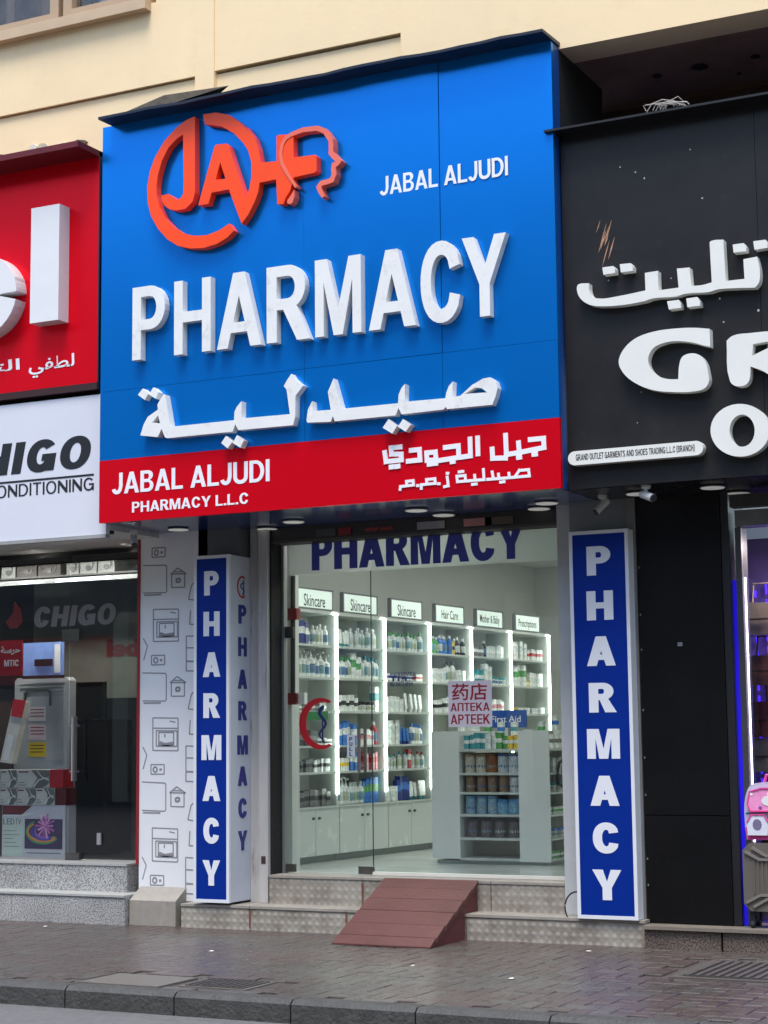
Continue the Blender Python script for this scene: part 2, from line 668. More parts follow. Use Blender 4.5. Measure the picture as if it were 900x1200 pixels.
# ------------------------------------------------------------------ shared materials
M_white = mat('white_paint', (232, 232, 230), .35, var=.03, vscale=3)
M_letter = mat('letter_enamel', (232, 232, 228), .3, var=.05, vscale=5, dirt=.45, dscale=7, dcol=(150, 145, 135))
M_blue = mat('blue_composite', (0, 130, 224), .26, metal=.65, bump=.02, bscale=1.3)
M_red = mat('red_composite', (246, 4, 32), .3, metal=.5, bump=.02, bscale=1.3, spec=.3)
M_navy = mat('navy_cap', (18, 26, 44), .45, var=.15)
M_black = mat('black_composite', (30, 29, 29), .4, spec=.35, var=.12, vscale=2, dirt=.12, dscale=9, dcol=(90, 88, 85))
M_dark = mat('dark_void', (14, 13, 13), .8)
M_steel = mat('brushed_steel', (170, 172, 174), .3, metal=.9, var=.08)
M_grey = mat('grey_paint', (120, 122, 124), .55, var=.08)
M_seam = mat('seam_dark', (10, 30, 70), .7)

# ------------------------------------------------------------------ the setting: ground
ZR = -.13
struct('road', MB().box(-60, 40, -30, -3.25, ZR - .3, ZR), mat('asphalt', (104, 103, 102), .75, var=.22, vscale=14, bump=.6, bscale=120, dirt=.3, dscale=2, dcol=(70, 68, 66)))
struct('ground', MB().box(-200, 200, -200, 200, -.6, -.44), mat('sand_ground', (150, 140, 120), .9, var=.1))
struct('pavement_bed', MB().box(-60, 40, -3.10, 12, -.3, -.012), mat('mortar', (74, 68, 64), .6, var=.2, vscale=12, bump=.3))
pv = tag(bpy.data.objects.new('pavement', None), kind='structure')
col.objects.link(pv)
P_RED = paver_mat('red_paver', ((72, 66, 62), (82, 70, 66)), .3)
P_GRY = paver_mat('grey_paver', ((74, 70, 66), (86, 80, 75)), .3)
# herringbone of 2:1 pavers, cell .11 m; the 300 that show largest are bricks of their own
U = .115
def paver_mesh(w_, d_):
    g = .0025
    b = .004
    x0, x1, y0, y1 = g, w_ - g, g, d_ - g
    vs = [(x0, y0, -.02), (x1, y0, -.02), (x1, y1, -.02), (x0, y1, -.02), (x0, y0, -b), (x1, y0, -b), (x1, y1, -b), (x0, y1, -b),
          (x0 + b, y0 + b, 0), (x1 - b, y0 + b, 0), (x1 - b, y1 - b, 0), (x0 + b, y1 - b, 0)]
    fs = [(0, 1, 5, 4), (1, 2, 6, 5), (2, 3, 7, 6), (3, 0, 4, 7), (4, 5, 9, 8), (5, 6, 10, 9), (6, 7, 11, 10), (7, 4, 8, 11), (8, 9, 10, 11)]
    return vs, fs
geo = {'h': paver_mesh(2 * U, U), 'v': paver_mesh(U, 2 * U)}
pm = {}
for kk in 'hv':
    for cn, cm in (('r', P_RED), ('g', P_GRY)):
        b_ = MB()
        b_.add(*geo[kk])
        pm[kk + cn] = b_.mesh('brick', cm)
covers = [(-6.28, -5.80, -2.93, -2.55), (-3.62, -2.6, -1.42, -.5), (-6.95, -6.35, -3.05, -2.6)]
cells = []
for i in range(-100, 12):
    for j in range(-28, 6):
        c4 = (i - j) % 4
        if c4 == 0:
            cells.append(('h', i * U, j * U))
        elif c4 == 2:
            cells.append(('v', i * U, (j - 1) * U))
def infr(x, y):
    d = Vector((x, y, 0)) - CAM
    z = d.dot(_f)
    return abs(d.dot(RT) / z * FPX) < 460 and z > 0
vis, rest = [], []
for kk, x, y in cells:
    wx, wy = (2 * U, U) if kk == 'h' else (U, 2 * U)
    if y < -3.105 or y + wy > .4:
        continue
    if any(x < c[1] and x + wx > c[0] and y < c[3] and y + wy > c[2] for c in covers):
        continue
    (vis if infr(x + wx / 2, y + wy / 2) else rest).append((kk, x, y))
vis.sort(key=lambda c: (Vector((c[1], c[2], 0)) - CAM).length)
bk = MB()
bk2 = MB()
for n_, (kk, x, y) in enumerate(vis + rest):
    cn = 'g' if (sin(x * 1.3 + y * 2.1) + sin(y * 3.7 - x * .6)) > .9 else 'r'
    if random.random() < .12:
        cn = 'g' if cn == 'r' else 'r'
    dz = random.uniform(-.0025, .0015)
    if n_ < 299 and n_ < len(vis):
        o = bpy.data.objects.new('brick', pm[kk + cn])
        col.objects.link(o)
        o.parent = pv
        o.location = (x, y, dz)
        o.rotation_euler = (random.uniform(-.006, .006), random.uniform(-.006, .006), random.uniform(-.01, .01))
    else:
        vs, fs = geo[kk]
        (bk if cn == 'r' else bk2).add([(a + x, b + y, c + dz) for a, b, c in vs], fs)
tag(bk.build('brick_field', P_RED, pv), kind='stuff')
tag(bk2.build('grey_brick_field', P_GRY, pv), kind='stuff')
# kerb stones
kb = tag(bpy.data.objects.new('kerb', None), kind='structure')
col.objects.link(kb)
M_kerb = mat('kerb_concrete', (66, 66, 63), .6, var=.35, vscale=10, bump=.5, bscale=50, dirt=.6, dscale=4, dcol=(38, 36, 34))
x = -14.9
while x < 3:
    L = .8
    b_ = MB()
    b_.prism([(-3.25, ZR - .1), (-3.11, ZR - .1), (-3.11, .004), (-3.22, .004), (-3.25, -.022)], x + .005, x + L - .005, axis='X')
    b_.build('kerb_stone', M_kerb, kb)
    x += L
# cast covers let into the pavement
t = thing('manhole_cover', (-6.04, -2.74, 0), 'small dark square cover set in the paving near the kerb', 'manhole cover')
MB().box(-6.28, -5.80, -2.93, -2.55, -.03, -.004).build('frame', mat('cover_frame', (96, 92, 86), .5, var=.2), t)
MB().box(-6.25, -5.83, -2.90, -2.58, -.02, .002).build('lid', mat('cast_iron', (62, 58, 56), .45, var=.3, vscale=12, bump=.5, bscale=60), t)
b_ = MB()
for i in range(9):
    b_.box(-6.23 + i * .044, -6.215 + i * .044, -2.88, -2.60, .002, .006)
b_.build('ribs', _mats['cast_iron'], t)
t = thing('drain_grate', (-3.1, -.96, 0), 'wide ribbed metal grate in the paving in front of the black shop', 'grate')
MB().box(-3.62, -2.6, -1.42, -.5, -.03, -.002).build('frame', mat('grate_frame', (84, 79, 74), .5, var=.2), t)
MB().box(-3.56, -2.66, -1.36, -.56, -.02, .001).build('plate', mat('grate_plate', (46, 44, 43), .5, var=.2), t)
for i in range(14):
    MB().box(-3.54 + i * .063, -3.51 + i * .063, -1.35, -.57, .001, .009).build('bar', mat('grate_bar', (80, 76, 72), .5, var=.2), t)
tag(MB().box(-6.95, -6.35, -3.05, -2.6, -.03, .002).build('paving_slab', mat('pale_slab', (100, 95, 89), .5, var=.15, vscale=8)),
    'smooth concrete slab patched into the paving by the kerb', 'slab')
# litter
M_lit = mat('litter_paper', (225, 225, 220), .7)
for i, (px, py, lb) in enumerate([(53, 1086, 'white crumpled scrap lying in front of the granite step'), (248, 1115, 'white crumpled scrap on the paving below the narrow lightbox'),
                      (690, 1115, 'white crumpled scrap on the paving below the wide lightbox'), (155, 1184, 'white crumpled scrap in the gutter under the kerb'),
                      (484, 1132, 'tiny white scrap on the paving below the ramp'), (600, 1147, 'thin pale scrap on the paving right of the ramp')]):
    p = PZ(px, py, ZR if py == 1184 else 0)
    b_ = MB()
    pts = [(p.x + .02 * cos(a) * random.uniform(.5, 1.2), p.y + .03 * sin(a) * random.uniform(.5, 1.2), p.z + .004) for a in [k * pi / 3 for k in range(6)]]
    vs = pts + [(p.x, p.y, p.z + .008)]
    b_.add(vs, [(k, (k + 1) % 6, 6) for k in range(6)] + [tuple(range(6))])
    tag(b_.build('litter', M_lit), lb, 'litter', 'scraps of litter')

# ------------------------------------------------------------------ upper building
M_cream = mat('cream_plaster', (242, 216, 172), .8, var=.05, vscale=1.5, bump=.05, bscale=25, dirt=.14, dscale=1.6, dcol=(190, 160, 120))
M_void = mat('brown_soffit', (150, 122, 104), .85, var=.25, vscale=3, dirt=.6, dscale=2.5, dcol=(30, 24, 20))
YW = -.5
zl = PY(0, 138, YW).z
zb = PY(655, 60, YW).z
ub = thing('upper_building', (-6, YW, 6.5), 'cream plastered upper storey with beige framed windows above the shop signs', 'building')
xp0, xp1 = PY(232, 92, YW).x, PY(254, 88, YW).x
xs = PY(472, 30, YW).x
wz0, wx1 = PY(178, 3, YW).z, PY(176, 3, YW).x
# plaster: lower course, the course above the joint 25 mm proud, the pilaster, the plain field to the right
MB().box(-16, xp0, YW + .0, .2, zb - .9, zl - .012).build('lower_course', M_cream, ub)
MB().box(xp1, xs, YW + .0, .2, zb, zl - .012).build('lower_course', M_cream, ub)
MB().box(-16, xp0, YW - .03, .2, zl, wz0 - .02).build('wall_course', M_cream, ub)
MB().box(wx1 + .08, xp0, YW - .03, .2, wz0 - .02, 12).build('wall_course', M_cream, ub)
MB().box(-16, wx1 + .08, YW - .03, .2, wz0 + 1.6, 12).build('wall_course', M_cream, ub)
MB().box(xp0, xp1, YW - .045, .2, zb, 12).build('pilaster', M_cream, ub)
MB().box(xp1, xs, YW - .03, .2, zl + .01, 12).build('wall_course', M_cream, ub)
MB().box(xs, 4, YW - .04, -.22, zb, 12).build('wall_field', M_cream, ub)
MB().box(-16, 4, .2, 6, zb + .3, 12).build('core', M_cream, ub)
# void behind the black sign: its brown ceiling and back wall
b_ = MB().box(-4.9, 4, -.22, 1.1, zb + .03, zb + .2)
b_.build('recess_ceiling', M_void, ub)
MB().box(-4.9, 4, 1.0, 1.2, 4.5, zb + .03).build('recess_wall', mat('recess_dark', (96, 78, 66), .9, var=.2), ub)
for px, py, r in [(820, 77, .07), (770, 88, .04), (885, 65, .04), (676, 105, .06), (866, 85, .02)]:
    p = PZ(px, py, zb + .03)
    MB().lathe([(r, -.012), (r * .8, -.004), (r * .3, .0)], p, 7).build('spalled_patch', mat('spall', (18, 14, 12), .9), ub)
b_ = MB()
p = PZ(667, 92, zb + .02)
b_.tube([p, p + Vector((.06, -.05, -.03)), p + Vector((.1, 0, -.09))], .014)
b_.build('conduit_end', M_white, ub)
random.seed(31)
for k in range(26):
    X = -11.2 + k * .092 + random.uniform(-.03, .03)
    Z = 6.47 + random.uniform(0, .12) * (1 if k % 3 else 1.6)
    w_, h_ = random.uniform(.04, .1), random.uniform(.02, .05)
    pts = [(X + w_ * cos(a) * random.uniform(.6, 1.1), Z + h_ * sin(a) * random.uniform(.6, 1.1)) for a in [q * 2 * pi / 7 for q in range(7)]]
    MB().prism(pts, YW - .012, YW + .002).build('plaster_flake', mat('flake_%d' % (k % 3), [(186, 176, 156), (92, 78, 60), (214, 206, 190)][k % 3], .95, var=.3, vscale=30), ub)
# windows
M_fr = mat('window_beige', (176, 150, 120), .5, var=.06)
M_pane = glass_mat('upper_glass', (235, 238, 240), .9, 1.5)
def window(xa, xb, inner, tint):
    wd = bpy.data.objects.new('window', None)
    col.objects.link(wd)
    wd.parent = ub
    z0, z1 = wz0 + .0, wz0 + 1.6
    b = MB()
    f = .09
    b.box(xa, xa + f, YW - .0, YW + .12, z0, z1)
    b.box(xb - f, xb, YW - .0, YW + .12, z0, z1)
    b.box(xa + f, xb - f, YW - .0, YW + .12, z0, z0 + .11)
    b.box(xa + f, xb - f, YW - .0, YW + .12, z1 - .08, z1)
    b.build('frame', M_fr, wd)
    MB().box(xa + f, xb - f, YW + .07, YW + .076, z0 + .11, z1 - .08).build('pane', M_pane, wd)
    MB().box(xa + .02, xb - .02, YW + .5, YW + .52, z0 + .02, z1).build('blind', tint, wd)
    for k in range(inner):
        px = xa + f + (xb - xa - 2 * f) * (k + .4) / inner
        MB().box(px, px + .09, YW + .2, YW + .22, z0 + .1, z1 - .1).build('slat', mat('old_wood', (128, 104, 80), .7, var=.3, vscale=20), wd)
xm0, xm1 = PY(66, 30, YW).x, PY(76, 30, YW).x
window(xm0 - 1.35, xm0 + .02, 3, mat('dim_room', (120, 98, 78), .9, var=.6, vscale=6))
window(xm1 - .02, wx1, 0, mat('pale_blind', (176, 196, 204), .8, var=.15, vscale=8))
window(xm0 - 2.9, xm0 - 1.55, 1, _mats['dim_room'])
MB().box(xm0 - 1.55, xm0 - 1.35, YW - .01, .1, wz0, wz0 + 1.6).build('window_post', M_fr, ub)
MB().box(-16, xm0 - 2.9, YW - .03, .2, wz0 - .02, wz0 + 1.6).build('wall_course', M_cream, ub)
b_ = MB().box(-14, wx1 + .03, YW - .12, YW + .01, wz0 - .09, wz0 - .0)
b_.build('sill', mat('sill_beige', (196, 170, 138), .6, var=.08), ub)

# the street's other side, which the camera does not see but the glossy signs and panes do
ob = thing('opposite_building', (-6, -28, 0), 'plain grey apartment block across the street, behind the viewer', 'building')
MB().box(-40, 30, -40, -28, ZR, 16).build('wall', mat('opposite_wall', (112, 114, 118), .8, var=.1), ob)
M_ow = mat('opposite_glass', (40, 48, 58), .15)
for fl in range(4):
    for k in range(14):
        MB().box(-38 + k * 4.8, -36 + k * 4.8, -28.0, -27.95, 3.5 + fl * 3 - .2, 5.3 + fl * 3 - .4).build('window', M_ow, ob)
for k in range(12):
    X = -40 + k * 5.8
    MB().box(X, X + 5.5, -27.9, -27.6, ZR, 3).build('shopfront', mat('opposite_shops_%d' % (k % 3), [(50, 50, 54), (120, 110, 100), (80, 70, 66)][k % 3], .5, var=.4, vscale=.5), ob)
    MB().box(X + .3, X + 5.2, -28.1, -27.5, 3.1, 4.4).build('shop_sign', mat('opposite_sign_%d' % (k % 4), [(220, 220, 215), (190, 40, 40), (230, 200, 90), (60, 110, 170)][k % 4], .5), ob)
    MB().box(X + 5.4, X + 5.9, -27.8, -27.2, ZR, 5).build('pier', mat('opposite_pier', (200, 192, 176), .7), ob)

# ------------------------------------------------------------------ ground-floor structure
M_soff = mat('soffit_blue_gloss', (58, 76, 128), .16, var=.25, vscale=1.5, coat=.4)
M_soffk = mat('soffit_black', (22, 22, 25), .25, var=.2)
ZS = 3.24
struct('soffit', MB().box(-8.5, -4.56, -.66, .62, ZS, ZS + .06), M_soff)
struct('soffit_right', MB().box(-4.55, 1, -.55, .62, ZS, ZS + .06), M_soffk)
struct('soffit_left', MB().box(-15, -8.51, -.55, .8, ZS - .04, ZS + .04), mat('soffit_grey', (205, 205, 200), .6, var=.15, vscale=2, dirt=.4, dcol=(70, 66, 60)))
# closing wall above the shop fronts, behind the signs
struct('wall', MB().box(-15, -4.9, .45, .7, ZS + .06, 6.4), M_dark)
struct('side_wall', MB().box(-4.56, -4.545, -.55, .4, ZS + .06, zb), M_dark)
# pharmacy room
M_int = mat('interior_wall', (206, 208, 205), .7, var=.04, vscale=2)
FZ = .41
struct('shop_floor', MB().box(-9.6, -4.4, .52, 8.6, FZ - .1, FZ), mat('floor_tile', (204, 208, 205), .18, var=.05, vscale=1.5))
struct('interior_wall', MB().box(-9.6, -4.4, 8.6, 8.7, FZ, 3.7), M_int)
struct('interior_side_wall', MB().box(-8.62, -8.5, .9, 8.6, FZ, 3.7), M_int)
struct('interior_party_wall', MB().box(-4.4, -4.3, .62, 8.6, FZ, 3.7), M_int)
struct('interior_ceiling', MB().box(-9.6, -4.4, .62, 8.6, 3.6, 3.7), M_int)
# return wall inside the door, left
xr = PY(351, 900, 1.25).x
struct('return_wall', MB().box(-8.7, xr, 1.12, 1.25, FZ, 3.6), M_int)
struct('jamb_wall', MB().box(-8.4, -8.0, .5, 1.12, FZ, 3.6), M_int)
# left shop room
struct('left_shop_floor', MB().box(-15, -8.85, .42, 5, .35, .46), mat('dark_tile', (60, 58, 56), .3))
struct('left_shop_wall', MB().box(-15, -8.75, 5, 5.1, .4, 3.3), mat('left_room', (38, 38, 40), .7, var=.4, vscale=2))
struct('left_shop_party_wall', MB().box(-8.84, -8.74, .62, 5, .2, 3.3), mat('left_room_side', (66, 64, 62), .7, var=.3, vscale=2))
struct('left_shop_ceiling', MB().box(-15, -8.85, .62, 5, 3.14, 3.2), mat('left_ceiling', (60, 60, 62), .7))
# right shop room
struct('right_shop_floor', MB().box(-3.9, 1, .1, 5, .05, .155), _mats['dark_tile'])
struct('right_shop_wall', MB().box(-4.25, 1, 3, 3.1, .1, 3.2), mat('right_room', (40, 36, 44), .7, var=.3))
struct('right_shop_party_wall', MB().box(-4.29, -4.25, .5, 3, .1, 3.2), mat('right_room_side', (26, 26, 30), .7))

# ------------------------------------------------------------------ steps
M_stud = stud_mat('studded_stone')
M_edge = mat('step_edge', (150, 144, 134), .6, var=.2, vscale=8, dirt=.5, dscale=6, dcol=(110, 95, 78))
t = thing('entrance_step', (-6.2, .0, 0), 'two worn beige studded stone steps under the glass pharmacy front', 'steps')
xj = [PY(p, 1075, 0).x for p in (212, 293, 406, 546)]
for a, b in ((xj[0], xj[1]), (xj[1], xj[2]), (xj[2], xj[3] - .0), (xj[3], -4.245)):
    MB().box(a + .004, b - .004, 0, .3, -.02, .166).build('riser_slab', M_stud, t)
    MB().box(a + .003, b - .003, -.008, .3, .168, .188).build('tread_slab', M_edge, t)
xu = [-7.5, PY(425, 1040, .25).x, -6.2, -5.55, -4.6]
for a, b in zip(xu, xu[1:]):
    MB().box(a + .004, b - .004, .25, .5, .17, .392).build('riser_slab', M_stud, t)
    MB().box(a + .003, b - .003, .242, .52, .394, .413).build('tread_slab', M_edge, t)
M_stain = mat('rust_stain', (110, 70, 56), .8, var=.3, vscale=30)
b_ = MB()
for X, Y, z0, z1, w_ in ((xj[1], -.002, .02, .16, .012), (xu[1], .248, .2, .37, .012), (xj[2], -.002, .06, .15, .01)):
    b_.prism([(X - w_, z1), (X + w_, z1), (X + w_ * .5, z0), (X - w_ * .6, z0)], Y, Y + .004)
b_.build('rust_streak', M_stain, t)
# square kicker stone between the shops
t = thing('corner_stone', (-8.48, .06, 0), 'plain grey stone block with a sloping top between the granite steps and the patterned panel', 'stone block')
b_ = MB()
b_.prism([(.0, 0), (.16, 0), (.16, .3), (.0, .2)], -8.68, -8.23, axis='X')
b_.build('block', mat('grey_stone', (150, 144, 134), .6, var=.15, vscale=12, dirt=.5, dscale=5, dcol=(95, 88, 76)), t)
# granite steps, left
M_gran = speckle_mat('granite_light', (112, 111, 110), (178, 177, 174), 85)
t = thing('granite_step', (-10.5, -.05, 0), 'pair of grey speckled granite steps in front of the left electronics shop', 'steps')
for a, b in ((-15, -12.2), (-12.2, -9.85), (-9.85, -8.69)):
    MB().box(a, b - .004, -.05, .3, -.02, .222).build('riser_slab', M_gran, t)
    MB().box(a, b - .003, -.06, .3, .223, .24).build('tread_slab', mat('granite_top', (168, 168, 164), .5, var=.15, vscale=20), t)
for a, b in ((-15, -10.9), (-10.9, -8.84)):
    MB().box(a, b - .004, .2, .6, .24, .455).build('riser_slab', M_gran, t)
    MB().box(a, b - .003, .19, .6, .457, .475).build('tread_slab', _mats['granite_top'], t)
# brown granite step, right
M_granb = speckle_mat('granite_brown', (64, 54, 48), (118, 104, 94), 80)
t = thing('brown_granite_step', (-2, -.06, 0), 'low brown granite step along the black shop front', 'step')
xr_ = PY(847, 1095, -.05).x
for a, b in ((-4.24, xr_), (xr_, -2.0), (-2, 1)):
    MB().box(a + .004, b - .01, -.06, .4, -.02, .135).build('riser_slab', M_granb, t)
MB().box(-4.24, 1, -.09, .4, .137, .16).build('tread_slab', mat('step_top', (120, 112, 100), .6, var=.2, vscale=6, dirt=.5, dcol=(60, 54, 48)), t)

# ------------------------------------------------------------------ ramp
M_ramp = mat('ramp_red_paint', (90, 54, 50), .55, var=.22, vscale=4, bump=.2, bscale=50, dirt=.55, dscale=5, dcol=(76, 56, 52))
M_ramps = mat('ramp_side', (96, 44, 44), .6, var=.12)
t = thing('ramp', (-6.04, -.3, 0), 'dark red painted wooden ramp leading up to the pharmacy door', 'ramp')
rx0, rx1, ry0, ry1, rz1 = -6.44, -5.64, -.66, .235, .405
n = 6
cuts = [0, .13, .31, .50, .68, .85, 1.0]
for i in range(n):
    a, b = cuts[i], cuts[i + 1]
    ya, yb = ry0 + (ry1 - ry0) * a, ry0 + (ry1 - ry0) * b
    za, zb_ = rz1 * a, rz1 * b
    g = .013
    dz = random.uniform(0, .004)
    b_ = MB()
    b_.prism([(ya + g, za + .012 + dz), (yb - g, zb_ + .012 + dz), (yb - g, max(zb_ - .02, .001)), (ya + g, max(za - .02, .001))], rx0, rx1, axis='X')
    b_.build('plank', M_ramp, t)
b_ = MB()
b_.prism([(ry0 + .05, .002), (ry1 - .01, .002), (ry1 - .01, rz1 - .028), (ry0 + .05, .004)], rx0 + .035, rx1 - .035, axis='X')
b_.build('underboard', mat('ramp_under', (40, 22, 22), .8), t)
for X in (rx0 + .012, rx1 - .03):
    b_ = MB()
    b_.prism([(ry0 + .01, 0), (-.012, 0), (-.012, .191), (ry1 - .01, .191), (ry1 - .01, rz1 - .02)], X, X + .018, axis='X')
    b_.build('side_panel', M_ramps, t)

# ------------------------------------------------------------------ lightboxes
M_lb = mat('lightbox_blue', (0, 42, 134), .4, var=.03, spec=.2)
M_lbw = mat('lightbox_white', (222, 224, 228), .4, var=.03, dirt=.12, dscale=4, dcol=(160, 155, 145))
M_lbs = mat('lightbox_side', (196, 200, 210), .45, var=.04)
M_lt = mat('lightbox_letter', (226, 228, 232), .45)
M_navyt = mat('letter_navy', (42, 46, 120), .5)
def lightbox(x0, x1, y0, y1, z0, z1, label, centres, cap, wf, dxc):
    t = thing('lightbox_sign', ((x0 + x1) / 2, y0, z0), label, 'sign', 'vertical pharmacy signs either side of the door')
    MB().box(x0, x1, y0 + .006, y1, z0, z1).build('cabinet', M_lbs if y1 - y0 > .3 else M_lbw, t)
    fw = .024
    b = MB()
    b.box(x0 - .002, x0 + fw, y0 - .004, y0 + .02, z0 - .002, z1 + .002)
    b.box(x1 - fw, x1 + .002, y0 - .004, y0 + .02, z0 - .002, z1 + .002)
    b.box(x0 + fw, x1 - fw, y0 - .004, y0 + .02, z0 - .002, z0 + fw)
    b.box(x0 + fw, x1 - fw, y0 - .004, y0 + .02, z1 - fw, z1 + .002)
    b.build('frame', M_lbw, t)
    MB().box(x0 + fw, x1 - fw, y0 + .001, y0 + .005, z0 + fw, z1 - fw).build('face_panel', M_lb, t)
    for ch, zc in zip('PHARMACY', centres):
        k = {'P': .92, 'H': 1.0, 'A': 1.08, 'R': 1.0, 'M': 1.22, 'C': 1.0, 'Y': 1.08}[ch] * wf
        xc = (x0 + x1) / 2 + dxc
        write(MB(), ch, xc - k / 2, xc + k / 2, zc - cap / 2, zc + cap / 2, y0 + .001, .003, s=.24).build('letter', M_lt, t)
    return t
def cz(pts, Y):
    return [PY(x, y, Y).z for x, y in pts]
yb = -.03
cr = cz([(701, 657), (702, 709.5), (703, 763), (704, 817.5), (705.5, 871.7), (707, 926.7), (709, 982), (710, 1037)], yb)
lbR = lightbox(-4.745, -4.289, yb, .1, .192, 3.0, 'wide blue PHARMACY lightbox with white letters, right of the shop window beside the black pillar', cr, .215, .205, 0)
cl = cz([(248, 683.3), (248, 731), (248, 778.8), (248, 826.8), (248, 876), (248, 924), (248, 973.5), (248, 1023)], yb)
lbL = lightbox(-8.037, -7.702, yb, .35, .208, 3.0, 'narrow blue PHARMACY lightbox with a lettered white side, left of the shop window', cl, .2, .155, 0)
# lettering on the side of the narrow box
ys_ = PX(284, 800, -7.702).y
zs_ = [PX(284, y, -7.702).z for y in (720, 758, 796, 833, 873, 909.5, 947, 985)]
for ch, zc in zip('PHARMACY', zs_):
    k = .135 * {'P': .92, 'H': 1.0, 'A': 1.08, 'R': 1.0, 'M': 1.22, 'C': 1.0, 'Y': 1.08}[ch]
    write(MB(), ch, ys_ - k / 2, ys_ + k / 2, zc - .078, zc + .078, -7.7015, .003, s=.24, axis='X').build('letter', M_navyt, lbL)
zc = PX(284, 688, -7.702).z
b_ = MB()
b_.prism(ribbon(ell(ys_, zc, .075, .085, 60, 300, 18), .016), -7.7015, -7.699, axis='X')
b_.build('crescent', mat('crescent_red', (170, 40, 40), .5), lbL)
b_ = MB()
b_.prism(ribbon([(ys_ + .02, zc - .07), (ys_ + .02, zc + .06)], .012), -7.7015, -7.6985, axis='X')
b_.prism(ribbon([(ys_ + .03 * sin(k * .9), zc - .06 + k * .013) for k in range(9)], .01), -7.7015, -7.698, axis='X')
b_.build('snake_and_staff', M_navyt, lbL)
# loose cable beside the wide box
p = PY(676, 1045, .05)
tag(MB().tube([p + Vector((-.095 * sin(pi * k / 12), 0, -.23 * (1 - cos(pi * k / 12)) / 2)) for k in range(13)], .006).build('cable', mat('cable_black', (30, 28, 28), .6)),
    'thin dark cable looping out at the foot of the wide lightbox', 'cable')

# ------------------------------------------------------------------ pillars
M_col = mat('column_white', (186, 184, 180), .6, var=.12, vscale=4, dirt=.8, dscale=3, dcol=(88, 72, 58), stretch=(3, 3, .5))
t = thing('shop_column', (-7.65, .2, .19), 'stained white metal column and shutter guide left of the pharmacy door', 'column')
MB().box(-7.86, -7.70, .36, .62, .19, ZS).build('panel', mat('column_panel', (150, 150, 150), .6, var=.12, dirt=.4), t)
MB().box(-7.70, -7.60, .3, .5, .19, ZS).build('shutter_guide', M_col, t)
MB().box(-7.598, -7.515, .26, .5, .19, ZS).build('shutter_guide', M_col, t)
MB().box(-7.512, -7.50, .3, .5, .19, ZS).build('slot', M_dark, t)
MB().box(-7.575, -7.535, .257, .262, .5, .56).build('lock', mat('lock_rust', (60, 46, 40), .7), t)
t = thing('grey_pillar', (-8, .2, 3), 'dark grey panel above the narrow lightbox', 'panel')
MB().box(-8.12, -7.72, .16, .36, 2.6, ZS).build('panel', mat('panel_dark_grey', (92, 96, 98), .5, var=.08), t)
t = thing('grey_pillar', (-4.5, .2, 0), 'grey metal pillar carrying the wide lightbox at the right of the window', 'pillar')
MB().box(-4.93, -4.79, .2, .5, .19, ZS).build('side_strip', mat('strip_grey', (186, 188, 188), .5, var=.08), t)
MB().box(-4.79, -4.36, .103, .5, .19, ZS).build('panel', mat('pillar_grey', (116, 120, 122), .45, var=.08), t)
MB().box(-4.356, -4.27, .09, .5, .19, ZS).build('corner_strip', mat('strip_dark_grey', (112, 112, 110), .5, var=.15), t)
M_bp = mat('black_panel', (13, 13, 14), .36, spec=.25, var=.25, vscale=2, dirt=.1, dscale=30, dcol=(90, 90, 95))
t = thing('black_pillar', (-3.85, .1, 0), 'broad matt black clad pillar between the pharmacy and the right-hand shop', 'pillar')
zj = PY(800, 955, .1).z
xk = PY(853, 612, .1).x
MB().box(-4.262, xk - .06, .1, .5, .165, zj - .006).build('cladding_panel', M_bp, t)
MB().box(-4.262, xk - .06, .1, .5, zj, ZS).build('cladding_panel', M_bp, t)
MB().box(xk - .057, xk, .11, .5, .165, ZS).build('edge_strip', mat('edge_black', (30, 30, 34), .4), t)
p = PY(797, 755, .098)
MB().box(p.x - .018, p.x + .018, .094, .1, p.z - .014, p.z + .014).build('sticker', M_grey, t)
b_ = MB()
for k in range(9):
    zz = .4 + k * .3
    b_.lathe([(.006, -.002), (.006, .002)], (0, 0, 0), 6)
b_ = MB()
for k in range(8):
    zz = .35 + k * .35 + random.uniform(-.1, .1)
    b_.box(-4.254, -4.246, .094, .1, zz, zz + .014)
b_.build('rivets', M_grey, t)

# ------------------------------------------------------------------ patterned wall panel with appliance drawings
M_wp = mat('wallpaper_white', (228, 229, 230), .5, var=.03)
M_line = mat('drawing_grey', (142, 142, 144), .6)
t = thing('patterned_panel', (-8.45, .15, .2), 'white wall panel printed with grey outline drawings of kitchen appliances', 'wall panel')
MB().box(-8.70, -8.03, .16, .62, .19, ZS).build('panel', M_wp, t)
MB().box(-8.725, -8.702, .15, .5, .475, ZS).build('red_trim', mat('red_trim', (140, 24, 34), .4), t)
def wl(pts, w_=.011, close=False):
    P = [(PY(x, y, .16).x, PY(x, y, .16).z) for x, y in pts]
    if close:
        P = P + [P[0]]
    return P, w_
period = PY(190, 662, .16).z - PY(190, 788.5, .16).z
def drawing(strokes, dz, hz=0):
    b = MB()
    for i, (pts, w_) in enumerate(strokes):
        P = [(x, z - dz) for x, z in pts]
        if max(p[1] for p in P) > ZS - .01 or min(p[1] for p in P) < .2:
            return
        for a, c in zip(P, P[1:]):
            b.prism(ribbon([a, c], w_), .16, .159 - .0004 * (i % 3))
    b.build('printed_drawing', M_line, t)
c7 = crop(150, 560, 4.737)
c6 = crop(160, 640, 5.455)
def R(c, u0, v0, u1, v1, skew=3):
    return [c(u0, v0), c(u1, v0 - skew), c(u1, v1 - skew), c(u0, v1), c(u0, v0)]
tvs = [wl([c7(85, 487), c7(210, 485), c7(215, 492), c7(215, 630), c7(208, 637), c7(85, 640)]), wl([c7(90, 652), c7(185, 648)], .014)]
